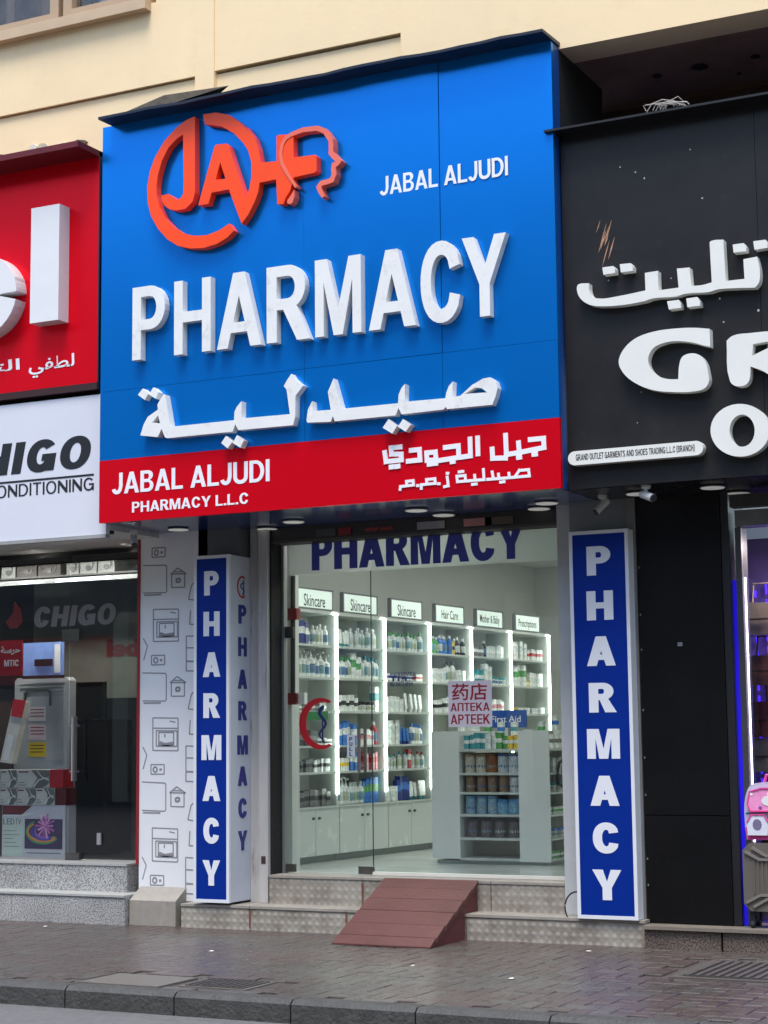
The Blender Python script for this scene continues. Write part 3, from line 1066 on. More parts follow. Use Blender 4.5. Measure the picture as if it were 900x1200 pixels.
cook = [wl(R(c6, 225, 178, 308, 265)), wl([c6(218, 180), c6(262, 140), c6(318, 176), c6(218, 180)]), wl(R(c6, 255, 210, 278, 232), .016), wl([c6(232, 165), c6(298, 163)])]
oven = [wl(R(c6, 108, 405, 268, 610)), wl(R(c6, 130, 485, 262, 583)), wl(R(c6, 146, 495, 240, 578)), wl([c6(215, 422), c6(250, 428)]), wl([c6(105, 470), c6(268, 466)]),
        wl([c6(150, 560), c6(185, 572), c6(236, 562)], .03), wl([c6(180, 515), c6(188, 515)], .03)]
plug = [wl(R(c6, 96, 700, 180, 760)), wl(ell(123, 730, 13, 16, 0, 360, 10) and [c6(*q) for q in ell(123, 730, 13, 17, 0, 360, 10)], .014), wl([c6(150, 730), c6(165, 728)], .02)]
frid = [wl(R(c6, 318, 575, 372, 735, 0)), wl(R(c6, 318, 738, 372, 798, 0)), wl([c6(318, 650), c6(372, 650)])]
mix = [wl([c6(372, 230), c6(352, 250), c6(332, 340), c6(372, 345)]), wl([c6(345, 410), c6(340, 500), c6(372, 500)])]
tri = [wl([c6(44, 590), c6(70, 640), c6(46, 730)])]
for k in range(-1, 4):
    for st in (tvs, cook, oven, plug, frid, mix, tri):
        drawing(st, k * period)

# ------------------------------------------------------------------ the pharmacy sign
YS = -.7
LY = YS - .072
t = thing('pharmacy_sign', (-6.5, YS, ZS), 'large blue pharmacy sign with raised white letters, orange logo and red strip below', 'sign')
x0, x1 = -8.515, -4.54
zt = 6.54
zr = PY(400, 513.5, YS).z
s1, s2 = PY(355.5, 200, YS).x, PY(515, 200, YS).x
zh = 4.31
xs_ = [x0, s1, s2, x1]
for a, b in zip(xs_, xs_[1:]):
    pn_ = MB().box(a + .0015, b - .0015, YS, YS + .04, zh + .0015, zt).build('panel', M_blue, t)
    pn_.rotation_euler = (random.uniform(-.0012, .0012), 0, random.uniform(-.003, .003))
    MB().box(a + .0015, b - .0015, YS, YS + .04, zr + .001, zh - .0015).build('panel', M_blue, t)
MB().box(x0, x1, YS - .001, YS + .04, ZS - .0, zr).build('red_panel', M_red, t)
MB().box(x0 + .004, x1 - .004, YS + .041, YS + .16, ZS + .002, zt - .002).build('carcass', mat('sign_side_blue', (20, 70, 140), .4), t)
# cap flashing, a little wavy
b_ = MB()
N = 24
xcap = PY(115, 140, YS - .19).x
vs, fs = [], []
for i in range(N + 1):
    X = xcap + (x1 - xcap + .01) * i / N
    wv = .006 * sin(i * .9) + .003 * sin(i * 2.3)
    zt_ = zt + .004 + (wv if 2 < i < N - 1 else 0)
    for dy, dz in ((-.19, .022), (-.19, .0), (.18, .0), (.18, .03)):
        vs.append((X, YS + dy, zt_ + dz + (.0 if dy > 0 else -.01)))
for i in range(N):
    for k in range(4):
        fs.append((i * 4 + k, i * 4 + (k + 1) % 4, i * 4 + 4 + (k + 1) % 4, i * 4 + 4 + k))
fs += [(0, 1, 2, 3), tuple(range(N * 4, N * 4 + 4))]
b_.add(vs, fs).build('cap', M_navy, t)
p = PY(160, 130, YS)
b_ = MB()
b_.add([(p.x - .1, YS - .1, zt + .04), (p.x + .35, YS - .12, zt + .12), (p.x + .95, YS - .1, zt + .1), (p.x + .6, YS + .1, zt + .05), (p.x + .35, YS - .12, zt + .03)], [(0, 1, 4), (1, 2, 4), (0, 3, 1), (1, 3, 2)])
b_.build('torn_flashing', mat('torn_felt', (96, 88, 76), .9, var=.4, vscale=20), t)

# raised PHARMACY
cA, cB, cC = crop(140, 290, 5.625), crop(290, 270, 5.625), crop(440, 255, 5.294)
def xof(px, py):
    return PY(px, py, LY).x
zb0 = PY(*cA(87, 745), LY).z
zt0 = PY(*cA(87, 268), LY).z
zb9 = PY(*cC(690, 610), LY).z
zt9 = PY(*cC(810, 90), LY).z
spans = [('P', cA(85, 500), cA(303, 400)), ('H', cA(360, 450), cA(601, 430)), ('A', cA(642, 670), (306, 404)), ('R', cB(126, 500), cB(402, 715)),
         ('M', cB(445, 450), cB(748, 400)), ('A', cB(800, 655), cC(250, 668)), ('C', cC(276, 400), cC(532, 400)), ('Y', cC(535, 120), cC(808, 90))]
xa, xb = xof(*spans[0][1]), xof(*spans[-1][2])
for ch, a, b in spans:
    X0, X1 = xof(*a), xof(*b)
    k = ((X0 + X1) / 2 - xa) / (xb - xa)
    write(MB(), ch, X0, X1, zb0 + (zb9 - zb0) * k, zt0 + (zt9 - zt0) * k, YS - .002, .07, s=.165 if ch in 'PRH' else .175).build('letter', M_letter, t)
# raised arabic word, two joined strokes and three pairs of dots
def PP(pts, Y):
    return [(PY(x, y, Y).x, PY(x, y, Y).z) for x, y in pts]
ar1 = [(164.5, 510.2), (168.1, 497.9), (173.1, 488.5), (185.1, 479.9), (184.4, 474.1), (191.2, 462.1), (193.5, 462.3), (199.9, 500.1), (274.3, 492.4), (274.7, 482.5), (277.5, 476.7), (283, 470), (283, 490.3),
       (339.7, 485.3), (335.8, 456.3), (332.5, 452.5), (336, 446), (341.3, 438), (343.7, 442.5), (350, 448.3), (355.3, 451.7), (346.3, 463.7), (345.9, 488.3), (343.3, 498.3), (279.2, 504), (275.6, 497), (272.5, 505.8),
       (196.2, 513.4), (193.4, 512.7), (189.2, 502.5), (184.7, 512.1)]
ar1h = [(178.2, 495), (185.4, 486.5), (187.6, 496)]
ar2 = [(360, 495.3), (359.2, 492), (360.8, 480), (365.8, 470), (367, 481.7), (387.5, 480.2), (384.2, 459.2), (390.8, 443.3), (391.9, 447.5), (400.5, 479), (466.5, 472.5), (467, 462.7), (470.5, 454.5), (474.5, 449.8), (474.5, 470.8),
       (521.8, 466.6), (523, 459.9), (526, 452.2), (530.7, 446.8), (530, 465), (539.3, 463.8), (553.3, 451), (566.2, 443.5), (574.3, 442.1), (580.8, 446.3), (583.2, 454.5), (580.5, 465), (576.7, 474.3), (523.9, 479.4), (522.1, 476.8), (519.8, 479.9),
       (470.5, 485.5), (467, 478), (463.5, 486.7), (392.3, 493.7), (390, 487.5), (387.6, 494.2)]
ar2h = [(544, 461.6), (556.8, 454), (563.8, 454.5), (570.8, 459.8)]
MB().prism(PP(ar1, LY), YS - .002, LY, [PP(ar1h, LY)]).build('arabic_letters', M_letter, t)
MB().prism(PP(ar2, LY), YS - .002, LY, [PP(ar2h, LY)]).build('arabic_letters', M_letter, t)
k6, k7, k8 = crop(150, 430, 6.923), crop(250, 425, 6), crop(390, 430, 4.286)
for c, q in ((k6, [(80, 225), (120, 175), (165, 215), (135, 268)]), (k6, [(170, 225), (205, 165), (248, 205), (225, 258)]),
             (k7, [(55, 565), (88, 515), (133, 555), (100, 603)]), (k7, [(137, 565), (165, 510), (215, 545), (190, 598)]),
             (k8, [(250, 305), (280, 262), (323, 295), (298, 335)]), (k8, [(327, 300), (352, 262), (392, 290), (365, 325)])):
    MB().prism(PP([c(*p) for p in q], LY), YS - .002, LY).build('dot', M_letter, t)
# orange logo
M_or = mat('logo_orange', (255, 74, 0), .35, var=.03)
M_orl = mat('logo_salmon', (238, 112, 88), .4)
q4, q5 = crop(160, 120, 6.43), crop(280, 130, 6.43)
lgA = [q4(*p) for p in [(438, 105), (380, 130), (300, 190), (210, 290), (140, 410), (100, 520), (80, 640), (85, 760), (110, 860), (160, 950), (230, 1030), (310, 1080), (400, 1100), (500, 1098), (600, 1068),
                        (680, 1020), (735, 965), (700, 912), (620, 965), (530, 1000), (440, 1005), (360, 990), (280, 940), (215, 870), (172, 790), (152, 700), (150, 630), (160, 550), (190, 440), (240, 340),
                        (300, 275), (350, 240), (356, 600), (352, 690), (330, 722), (300, 732), (268, 705), (240, 690), (185, 702), (188, 730), (207, 772), (242, 802), (300, 815), (370, 800), (420, 750), (440, 680), (440, 300)]]
lgB = [q4(500, 90), q4(600, 76), q4(700, 95), q4(780, 150), q4(850, 220)] + [q5(*p) for p in [(60, 120), (120, 200), (150, 290), (165, 390), (283, 378), (283, 190), (300, 180), (410, 176), (412, 350), (575, 330), (585, 340),
       (585, 450), (570, 465), (412, 500), (400, 545), (385, 600), (350, 655), (335, 702), (290, 702), (280, 515), (155, 540), (145, 610), (120, 680), (70, 780), (20, 850)]] + \
      [q4(*p) for p in [(695, 655), (565, 680), (540, 765), (465, 775), (468, 762), (588, 330), (600, 318), (680, 310), (697, 330), (822, 715), (850, 650), (865, 560), (865, 450), (840, 360), (800, 300), (730, 230), (640, 180), (515, 165)]]
lgBh = [q4(*p) for p in [(630, 450), (595, 582), (670, 575)]]
MB().prism(PP(lgA, LY), YS - .002, LY).build('logo_letter', M_or, t)
MB().prism(PP(lgB, LY), YS - .002, LY, [PP(lgBh, LY)]).build('logo_letter', M_or, t)
face = [(430, 575), (400, 528), (362, 470), (325, 400), (312, 330), (325, 250), (352, 205), (395, 175), (480, 142), (590, 130), (645, 150), (690, 215), (694, 265), (692, 315), (722, 350), (752, 378), (738, 395), (716, 405), (712, 440),
        (716, 475), (700, 520), (670, 532), (620, 545), (600, 572), (612, 605), (635, 648)]
b_ = MB()
b_.prism(ribbon(PP([q5(*p) for p in face], LY - .006), [.018, .022, .027, .03, .028, .028, .03, .034, .038] + [.04] * 15 + [.036, .026]), YS - .002, LY - .006)
b_.prism(PP([q5(*p) for p in [(362, 695), (365, 672), (395, 630), (415, 592), (418, 645), (402, 692), (385, 702)]], LY - .006), YS - .002, LY - .006)
b_.build('face_outline', M_orl, t)
# flat lettering
M_wt = mat('vinyl_white', (236, 236, 240), .4)
def fit(txt, a, b, top, Y, m, parent, depth=.003, s=.19, gap=.09, name='lettering', shear=0):
    """a = px of the bottom left, b = px of the bottom right, top = px of the top left"""
    A, B, T = PY(*a, Y), PY(*b, Y), PY(*top, Y)
    z = (A.z + B.z) / 2
    return write(MB(), txt, A.x, B.x, z, z + T.z - A.z, Y, depth, s, gap, shear).build(name, m, parent)
c3 = crop(130, 420, 3.333)
fit('JABAL ALJUDI', (445.5, 229.5), (595.5, 205.3), (445.5, 207.5), YS - .001, M_wt, t, s=.17, gap=.08)
fit('JABAL ALJUDI', c3(5, 533), c3(620, 478), c3(5, 451), YS - .002, M_wt, t, s=.175, gap=.08)
fit('PHARMACY L.L.C', c3(83, 603), c3(537, 566), c3(83, 562), YS - .002, M_wt, t, s=.18, gap=.09)
# arabic name in square letters on the red strip
ca = crop(440, 500, 4.09)
def strokes(lst, c, Y, w_, name, m, parent):
    b = MB()
    cnt = 0
    for i, s_ in enumerate(lst):
        ww = w_
        if isinstance(s_, tuple):
            s_, ww = s_
        P = PP([c(*q) for q in s_], Y)
        for j, (a, d) in enumerate(zip(P, P[1:])):
            a_, d_ = Vector(a), Vector(d)
            e = (d_ - a_).normalized() * ww * .5
            cnt += 1
            b.prism(ribbon([tuple(a_ - e), tuple(d_ + e)], ww), Y, Y - .002 - .00017 * cnt)
    return b.build(name, m, parent)
strokes([[(742, 62), (806, 56), (808, 100), (690, 124), (686, 78)], [(690, 124), (628, 134), (624, 42)], [(628, 134), (624, 150), (562, 152), (560, 108)], [(760, 132), (768, 131)], [(686, 147), (692, 146)],
         [(490, 55), (492, 130)], [(454, 60), (456, 140), (400, 148), (398, 92), (335, 100)], [(398, 148), (292, 165), (288, 122), (246, 126), (248, 162), (290, 160)], [(290, 165), (290, 176), (258, 180)],
         [(368, 168), (374, 167)], [(172, 114), (212, 110), (215, 160), (158, 166)], [(120, 98), (76, 102), (78, 132), (125, 132), (126, 160), (52, 168), (46, 125)], [(76, 194), (82, 193)], [(104, 191), (110, 190)]],
        ca, YS - .002, .036, 'lettering', M_wt, t)
a, b = PY(*ca(112, 300), YS), PY(*ca(742, 250), YS)
tp = PY(*ca(740, 197), YS)
strokes([[(668, 241), (690, 210), (734, 206), (738, 236), (592, 249), (590, 228)], [(642, 243), (640, 224)], [(600, 266), (603, 266)], [(614, 264), (617, 264)], [(592, 249), (538, 253)], [(566, 250), (560, 218)],
         [(518, 206), (521, 254), (394, 264), (391, 238), (430, 234), (433, 260)], [(478, 256), (476, 234)], [(466, 277), (469, 277)], [(481, 275), (484, 275)], [(402, 217), (405, 217)], [(417, 215), (420, 215)],
         [(345, 242), (350, 284), (332, 288)], [(345, 224), (348, 224)], [(303, 274), (307, 274)], [(286, 250), (246, 254), (248, 276), (288, 272), (286, 250)], [(248, 276), (222, 279), (221, 296)], [(203, 283), (207, 283)],
         [(182, 259), (150, 263), (152, 284), (184, 280), (182, 259)], [(152, 284), (122, 288), (120, 301)]], ca, YS - .002, .021, 'lettering', M_wt, t)

# ------------------------------------------------------------------ red sign and white sign of the left shop
YR = -.62
t = thing('red_sign', (-9.6, YR, 4.4), 'red sign with large raised white letters at the left edge', 'sign')
zr0, zr1 = 4.42, 6.33
MB().box(-12.5, -8.60, YR, YR + .05, zr0, zr1 + .05).build('panel', M_red, t)
MB().box(-12.5, -8.60, YR - .3, YR + .2, zr1 + .0, zr1 + .05).build('cap', mat('cap_dark_red', (96, 8, 20), .5, var=.2), t)
MB().box(-12.5, -8.59, YR - .01, YR + .1, zr0 - .06, zr0 - .003).build('bottom_rail', mat('rail_dark', (50, 16, 18), .5), t)
MB().box(-8.598, -8.585, YR - .01, YR + .1, zr0 - .06, zr1).build('edge_strip', mat('edge_navy', (20, 30, 60), .5), t)
LR = YR - .14
q = crop(0, 230, 5)
X0, X1 = PY(36, 300, LR).x, PY(69, 300, LR).x
z0, z1 = PY(36, 379, LR).z, PY(36, 244.5, LR).z
M_lw = mat('letter_white', (226, 226, 226), .4, var=.03)
M_lws = mat('letter_side_pink', (206, 190, 190), .5)
MB().box(X0, X1, LR, YR - .001, z0, z1).build('letter', M_lw, t)
ec = PY(-26, 348, LR)
er = PY(19, 342, LR).x - ec.x
ez = .36
MB().prism(ribbon(ell(ec.x, ec.z, er - .12, ez - .12, -4 - 4, -310, 30)[::1], .24), LR, YR - .001).build('letter', M_lw, t)
MB().prism([(ec.x - er + .2, ec.z - .0), (ec.x + er - .003, ec.z - .0), (ec.x + er - .02, ec.z + .13), (ec.x - er + .2, ec.z + .13)], LR + .0006, YR - .001).build('letter', M_lw, t)
MB().prism(ribbon(ell(ec.x, ec.z, er - .12, ez - .12, 0, 60, 10), .24), LR + .0003, YR - .001).build('letter', M_lw, t)
a, b, tp = PY(34, 441, YR), PY(87.5, 424, YR), PY(85, 414, YR)
font_text('\ufef2\ufed4\ufec4\ufedf', a.x, b.x, a.z - .02, tp.z, YR - .002, M_wt, 'lettering', t, bold=.014)
a, b, tp = PY(-8, 437, YR), PY(23.5, 430, YR), PY(22, 420, YR)
font_text('\ufe98\ufedf\ufe8d', a.x, b.x, a.z + .0, tp.z, YR - .002, M_wt, 'lettering', t, bold=.014)
# crumbled mortar above it
b_ = MB()
for k in range(26):
    X = -12 + k * .13 + random.uniform(-.05, .05)
    r = random.uniform(.03, .07)
    b_.lathe([(r, 0), (r * .8, r * .5), (r * .3, r * .8)], (X, YW - .05 - random.uniform(0, .06), zr1 + .05), 6)
b_.build('mortar_crumbs', mat('mortar_pale', (190, 184, 172), .9, var=.3, vscale=20), t)

YC = -.6
t = thing('white_sign', (-9.6, YC, ZS), 'white air conditioning sign with black slanted lettering under the red sign', 'sign')
zc1 = PY(118, 459, YC).z
zc0 = PY(125, 625.5, YC).z
MB().box(-12.5, -8.518, YC, YC + .05, zc0, zc1 - .02).build('panel', mat('sign_white', (214, 216, 224), .4, var=.03, vscale=2), t)
MB().box(-12.5, -8.522, YC + .051, YC + .12, zc0 + .01, zc1 - .03).build('carcass', M_dark, t)
MB().box(-12.5, -8.516, YC - .008, YC + .05, zc0 - .03, zc0 - .001).build('bottom_rail', mat('rail_grey', (150, 150, 148), .5, var=.2), t)
M_bk = mat('vinyl_black', (30, 32, 36), .4)
cc = crop(0, 480, 6.923)
fit('CHIGO', (-58, 559), (103, 551.5), (-58, 523), YC - .0, M_bk, t, s=.245, gap=.11, shear=.13)
a, b = PY(*cc(-500, 600), YC), PY(*cc(762, 523), YC)
MB().box(a.x, b.x, YC - .003, YC, b.z - .012, b.z + .004).build('underline', M_bk, t)
fit('AIR CONDITIONING', (-50, 586), (110, 576.3), (-50, 571.8), YC - .0, M_bk, t, s=.125, gap=.12)

# ------------------------------------------------------------------ black sign of the right shop
YK = -.58
LK = YK - .075
t = thing('black_sign', (-2.5, YK, ZS), 'black sign with raised white arabic and rounded english letters at the right', 'sign')
ztk = PY(653, 160, YK).z
ztk2 = PY(900, 120, YK).z
ztk = (ztk + ztk2) / 2
MB().box(-4.53, -3.1, YK, YK + .05, ZS, ztk).build('panel', M_black, t)
MB().box(-3.097, 1, YK, YK + .05, ZS, ztk).build('panel', M_black, t)
MB().box(-4.50, 1, YK + .051, YK + .2, ZS + .002, ztk - .002).build('carcass', M_dark, t)
b_ = MB()
b_.box(-4.60, 1, YK - .15, YK + .25, ztk, ztk + .016)
b_.build('cap', mat('cap_black', (16, 17, 20), .5, var=.2), t)
kb_ = crop(670, 270, 3.913)
kg = crop(670, 370, 3.913)
M_kw = mat('letter_cream', (228, 228, 220), .38, var=.03)
bod = [(25, 255), (32, 247), (78, 242), (80, 275), (92, 300), (120, 312), (220, 300), (338, 275), (335, 195), (395, 185), (398, 275), (490, 262), (482, 175), (540, 170), (548, 255), (600, 250), (642, 238), (632, 55), (640, 48),
       (695, 42), (706, 232), (792, 222), (787, 132), (850, 120), (862, 180), (858, 240), (840, 262), (740, 265), (670, 270), (630, 282), (520, 290), (480, 302), (370, 312), (330, 325), (130, 348), (80, 340), (45, 318), (27, 288)]
MB().prism(smooth(PP([kb_(*p) for p in bod], LK)), YK - .002, LK).build('arabic_letters', M_kw, t)
for qd in ([(140, 170), (190, 163), (198, 175), (198, 195), (145, 203)], [(220, 155), (270, 150), (280, 165), (280, 185), (225, 192)], [(437, 325), (490, 318), (500, 335), (500, 355), (445, 362)],
           [(525, 312), (575, 305), (588, 325), (588, 345), (530, 352)], [(738, 65), (788, 58), (800, 75), (800, 95), (742, 102)], [(832, 50), (888, 42), (898, 60), (898, 80), (838, 88)]):
    MB().prism(PP([kb_(*p) for p in qd], LK), YK - .002, LK).build('dot', M_kw, t)
G = [(215, 212), (235, 158), (285, 108), (370, 74), (480, 58), (560, 55), (632, 60), (635, 142), (600, 135), (560, 124), (480, 116), (420, 125), (372, 150), (350, 198), (362, 245), (400, 278), (440, 290), (488, 291), (495, 215),
     (508, 187), (550, 172), (590, 183), (612, 210), (625, 260), (628, 305), (605, 335), (550, 348), (470, 350), (370, 340), (290, 308), (236, 262)]
MB().prism(smooth(PP([kg(*p) for p in G], LK)), YK - .002, LK).build('letter', M_kw, t)
Rr = [(710, 115), (735, 93), (820, 79), (960, 70), (1040, 82), (1070, 130), (1040, 178), (985, 212), (1080, 290), (1060, 322), (990, 322), (880, 255), (820, 232), (812, 300), (790, 320), (742, 318), (726, 300)]
Rh = [(832, 130), (900, 118), (900, 148), (826, 184)]
MB().prism(smooth(PP([kg(*p) for p in Rr], LK)), YK - .002, LK, [PP([kg(*p) for p in Rh], LK)]).build('letter', M_kw, t)
O = [kg(*p) for p in ell(772, 525, 136, 121, 0, 352, 36)]
Oh = [kg(*p) for p in ell(781, 527, 58, 74, 0, 350, 24)]
MB().prism(PP(O, LK), YK - .002, LK, [PP(Oh, LK)]).build('letter', M_kw, t)
a, b = PY(665.5, 538, LK), PY(824, 524, LK)
zc_ = (PY(665.5, 538, LK).z + PY(824, 524, LK).z) / 2
hr = .05
MB().prism(ell(a.x + hr, zc_, hr, hr, 90, 270, 10) + ell(b.x - hr, zc_, hr, hr, -90, 90, 10), YK - .002, LK).build('name_bar', M_kw, t)
write(MB(), 'GRAND OUTLET GARMENTS AND SHOES TRADING L.L.C (BRANCH)', a.x + .06, b.x - .06, zc_ - .018, zc_ + .026, LK, .0012, s=.17, gap=.1).build('lettering', M_bk, t)
# bird droppings, scratch with rust, tuft of cable on the cap
b_ = MB()
for k in range(13):
    X, Z = random.uniform(-4.3, -3.0), random.uniform(3.5, 5.6)
    r = random.uniform(.003, .008)
    b_.prism(ell(X, Z, r, r * random.uniform(.8, 1.6), 0, 320, 8), YK, YK - .001)
b_.build('droppings', mat('dropping', (190, 190, 185), .8), t)
b_ = MB()
for k in range(9):
    x_, y_ = 700 + k * 1.5 + (k * 7 % 3), 258 + (k * 5 % 7) * 4
    ln = 14 + (k * 11 % 5) * 4
    P = PP([(x_ - 1, y_ + ln), (x_ + ln * .1, y_ + ln * .5), (x_ + ln * .24, y_)], YK)
    b_.prism(ribbon(P, [.001, .006 + .002 * (k % 3), .001]), YK, YK - .001 - .0002 * k)
b_.build('rust_scratch', mat('rust_tan', (186, 140, 112), .8, var=.4, vscale=30), t)
b_ = MB()
base = PY(782, 132, YK - .1)
base.z = ztk + .03
for k in range(9):
    a0 = Vector((base.x + random.uniform(-.16, .02), base.y + random.uniform(-.06, .06), base.z))
    a1 = a0 + Vector((random.uniform(.0, .12), 0, random.uniform(.03, .09)))
    a2 = Vector((base.x + random.uniform(.05, .2), a0.y + random.uniform(-.05, .05), base.z + .01))
    b_.tube([a0, (a0 + a1) / 2 + Vector((-.02, 0, .02)), a1, (a1 + a2) / 2 + Vector((.02, 0, .01)), a2], .004, 5)
tag(b_.build('rag_bundle', mat('dusty_rag', (170, 165, 158), .9, var=.3)), 'small tangle of pale dusty strips on top of the black sign', 'debris')

# ------------------------------------------------------------------ pharmacy glass front
YG = .5
GL = glass_mat('shop_glass', (249, 253, 250), 1, 1.5)
xg0, xgd, xg1 = -7.50, PY(436, 850, YG).x, -4.935
zst = PY(324, 675, YG).z
t = thing('shop_window', (-6.2, YG, FZ), 'clear frameless pharmacy window with a white lettered strip along its top', 'shop window')
MB().box(xgd + .004, xg1, YG, YG + .01, FZ + .02, 3.2).build('pane', GL, t)
MB().box(xgd + .002, xg1, YG - .02, YG + .03, FZ + .005, FZ + .03).build('sill_rail', mat('sill_white', (226, 222, 210), .45, var=.05), t)
M_film = mat('film_strip', (206, 208, 206), .4, var=.04, vscale=2)
nf, lf = M_film.node_tree.nodes, M_film.node_tree.links
tl = nf.new('ShaderNodeBsdfTranslucent')
tl.inputs[0].default_value = (.75, .78, .76, 1)
mxf = nf.new('ShaderNodeMixShader')
mxf.inputs[0].default_value = .6
lf.new(nf['Principled BSDF'].outputs[0], mxf.inputs[1])
lf.new(tl.outputs[0], mxf.inputs[2])
lf.new(mxf.outputs[0], nf['Material Output'].inputs[0])
MB().box(xg0 + .05, xg1, YG + .014, YG + .02, zst, 3.22).build('film_strip', M_film, t)
sp = [(366, 401), (401, 0)]
zb_ = PY(367, 668.4, YG - .003)
zb2 = PY(600, 655.2, YG - .003)
zz = (zb_.z + zb2.z) / 2
write(MB(), 'PHARMACY', PY(365.5, 660, YG).x, PY(615, 640, YG).x, zz, zz + .29, YG - .001, .003, s=.235, gap=.045).build('lettering', mat('letter_navy_big', (66, 76, 170), .4), t)
t = thing('glass_door', (-7.0, YG, FZ), 'frameless glass door with steel corner patches at the left of the pharmacy front', 'door')
MB().box(xg0 + .03, xgd - .004, YG, YG + .012, FZ + .012, zst + .0).build('pane', GL, t)
M_patch = mat('patch_steel', (96, 94, 90), .35, metal=.7, var=.2)
for (a, b_1, c, d) in ((-7.52, -7.40, FZ + .012, FZ + .075), (xgd - .13, xgd - .002, FZ + .01, FZ + .07), (-7.54, -7.40, PY(330, 748, YG).z, PY(330, 735, YG).z)):
    MB().box(a, b_1, YG - .014, YG + .026, c, d).build('corner_patch', M_patch, t)
hx = PY(424, 880, YG).x
for dy in (-.05, .062):
    b_ = MB()
    za, zb3 = PY(424, 905, YG).z, PY(424, 853, YG).z
    b_.tube([(hx, YG + dy, za), (hx, YG + dy, zb3)], .014)
    for q in (za + .05, zb3 - .05):
        b_.tube([(hx, YG + dy, q), (hx, YG + .006, q)], .008)
    b_.build('handle', mat('handle_steel', (150, 140, 136), .3, metal=.8), t)
b_ = MB()
b_.box(xg0 - .0, xg0 + .022, YG - .03, YG + .03, FZ, 3.2)
b_.build('frame_rail', mat('rail_alu', (150, 154, 152), .4, metal=.5), t)
a, b = PY(407, 887, YG), PY(416, 861, YG)
MB().box(a.x, b.x, YG - .004, YG - .001, a.z, b.z).build('pull_sticker', M_wt, t)
for i, ch in enumerate('PULL'):
    zq = b.z - .02 - i * (b.z - a.z - .02) / 4
    write(MB(), ch, (a.x + b.x) / 2 - .014, (a.x + b.x) / 2 + .014, zq - .032, zq, YG - .0045, .0005, s=.2).build('lettering', M_bk, t)
MB().box(xgd - .0035, xgd - .0005, YG - .001, YG + .013, FZ + .075, zst).build('glass_edge', mat('glass_edge', (52, 74, 66), .2), t)
# crescent emblem sticker
ce = PY(372, 848, YG)
cr_ = ce.x - PY(352, 848, YG).x
tt = thing('crescent_sticker', (ce.x, YG, ce.z), 'red crescent sticker with a dark snake and staff on the glass door', 'sticker')
rz = .21
out = ell(ce.x + .03, ce.z, cr_ + .04, rz, 58, 302, 26)
inn = ell(ce.x + .055, ce.z, cr_ + .0, rz - .035, 290, 70, 26)
MB().prism(out + inn, YG - .004, YG - .001).build('crescent', mat('sticker_red', (206, 30, 40), .4), tt)
b_ = MB()
b_.prism(ribbon([(ce.x + .05 + .03 * sin(k * .75 + 2.5), ce.z - .15 + k * .021) for k in range(15)], [.01 + .0016 * k for k in range(13)] + [.04, .02]), YG - .004, YG - .0015)
b_.prism(ribbon([(ce.x + .05, ce.z - .14), (ce.x + .05, ce.z + .06)], .012), YG - .0045, YG - .001)
b_.build('snake_and_staff', mat('sticker_navy', (36, 44, 100), .4), tt)
MB().box(ce.x - .1, ce.x + .1, YG - .003, YG - .001, ce.z + .03, ce.z + .1).build('green_patch', mat('sticker_green', (90, 160, 90), .5), tt)
# chinese / russian notice
a, b = PY(526, 852, YG), PY(576, 797, YG)
tt = thing('glass_notice', (a.x, YG, a.z), 'white notice with red Chinese and Cyrillic pharmacy words stuck on the shop window', 'notice')
MB().box(a.x, b.x, YG - .004, YG - .001, a.z, b.z).build('sheet', mat('notice_white', (246, 232, 232), .5), tt)
M_nr = mat('notice_red', (176, 28, 46), .5)
W_, H_ = b.x - a.x, b.z - a.z
font_text('药店', a.x + W_ * .09, b.x - W_ * .1, a.z + H_ * .57, b.z - H_ * .06, YG - .004, M_nr, 'lettering', tt, bold=.014)
write(MB(), 'AПTEKA', a.x + W_ * .05, b.x - W_ * .05, a.z + H_ * .34, a.z + H_ * .52, YG - .004, .001, s=.17).build('lettering', M_nr, tt)
write(MB(), 'APTEEK', a.x + W_ * .05, b.x - W_ * .05, a.z + H_ * .06, a.z + H_ * .27, YG - .004, .001, s=.17).build('lettering', M_nr, tt)
# faint blue lines of text on the glass
a, b = PY(456, 806, YG), PY(488, 787, YG)
tt = thing('glass_lettering', (a.x, YG, a.z), 'three short faint dark blue text lines on the glass left of the red notice', 'lettering')
for i, (tx, k) in enumerate((('PHARMACEUTICAL', 1), ('TEL', .8), ('ALL DAYS OPEN', .86))):
    zz_ = a.z + (b.z - a.z) * (1 - (i + 1) * .3)
    write(MB(), tx, a.x + .01, a.x + (b.x - a.x) * k, zz_, zz_ + .035, YG - .001, .002, s=.17).build('lettering', mat('faint_navy', (60, 70, 110), .5), tt)

# roller shutter box
t = thing('roller_shutter', (-6.2, .35, 3.1), 'rolled-up dark shutter box with small stickers over the pharmacy window', 'shutter')
zsh = 3.105
MB().box(-7.50, -4.94, .32, .49, zsh, ZS - .002).build('housing', mat('shutter_brown', (46, 42, 40), .55, var=.4, vscale=8), t)
MB().box(-7.50, -4.94, .312, .319, zsh - .0, zsh + .022).build('bottom_bar', mat('shutter_bar', (70, 66, 62), .5, var=.3), t)
for (px, py, w_, c_) in ((382, 626, .09, (70, 72, 70)), (404, 625, .06, (120, 30, 34)), (505, 615, .12, (150, 150, 150)), (560, 609, .12, (190, 130, 124)), (585, 608, .12, (90, 84, 66))):
    p = PY(px, py, .312)
    MB().box(p.x - w_, p.x + w_, .306, .311, 3.14, 3.2).build('sticker', mat('shutter_sticker_%d' % c_[0], c_, .6, var=.2, vscale=40), t)
a, b = PY(428, 624, .31), PY(462, 620, .31)
b_ = MB()
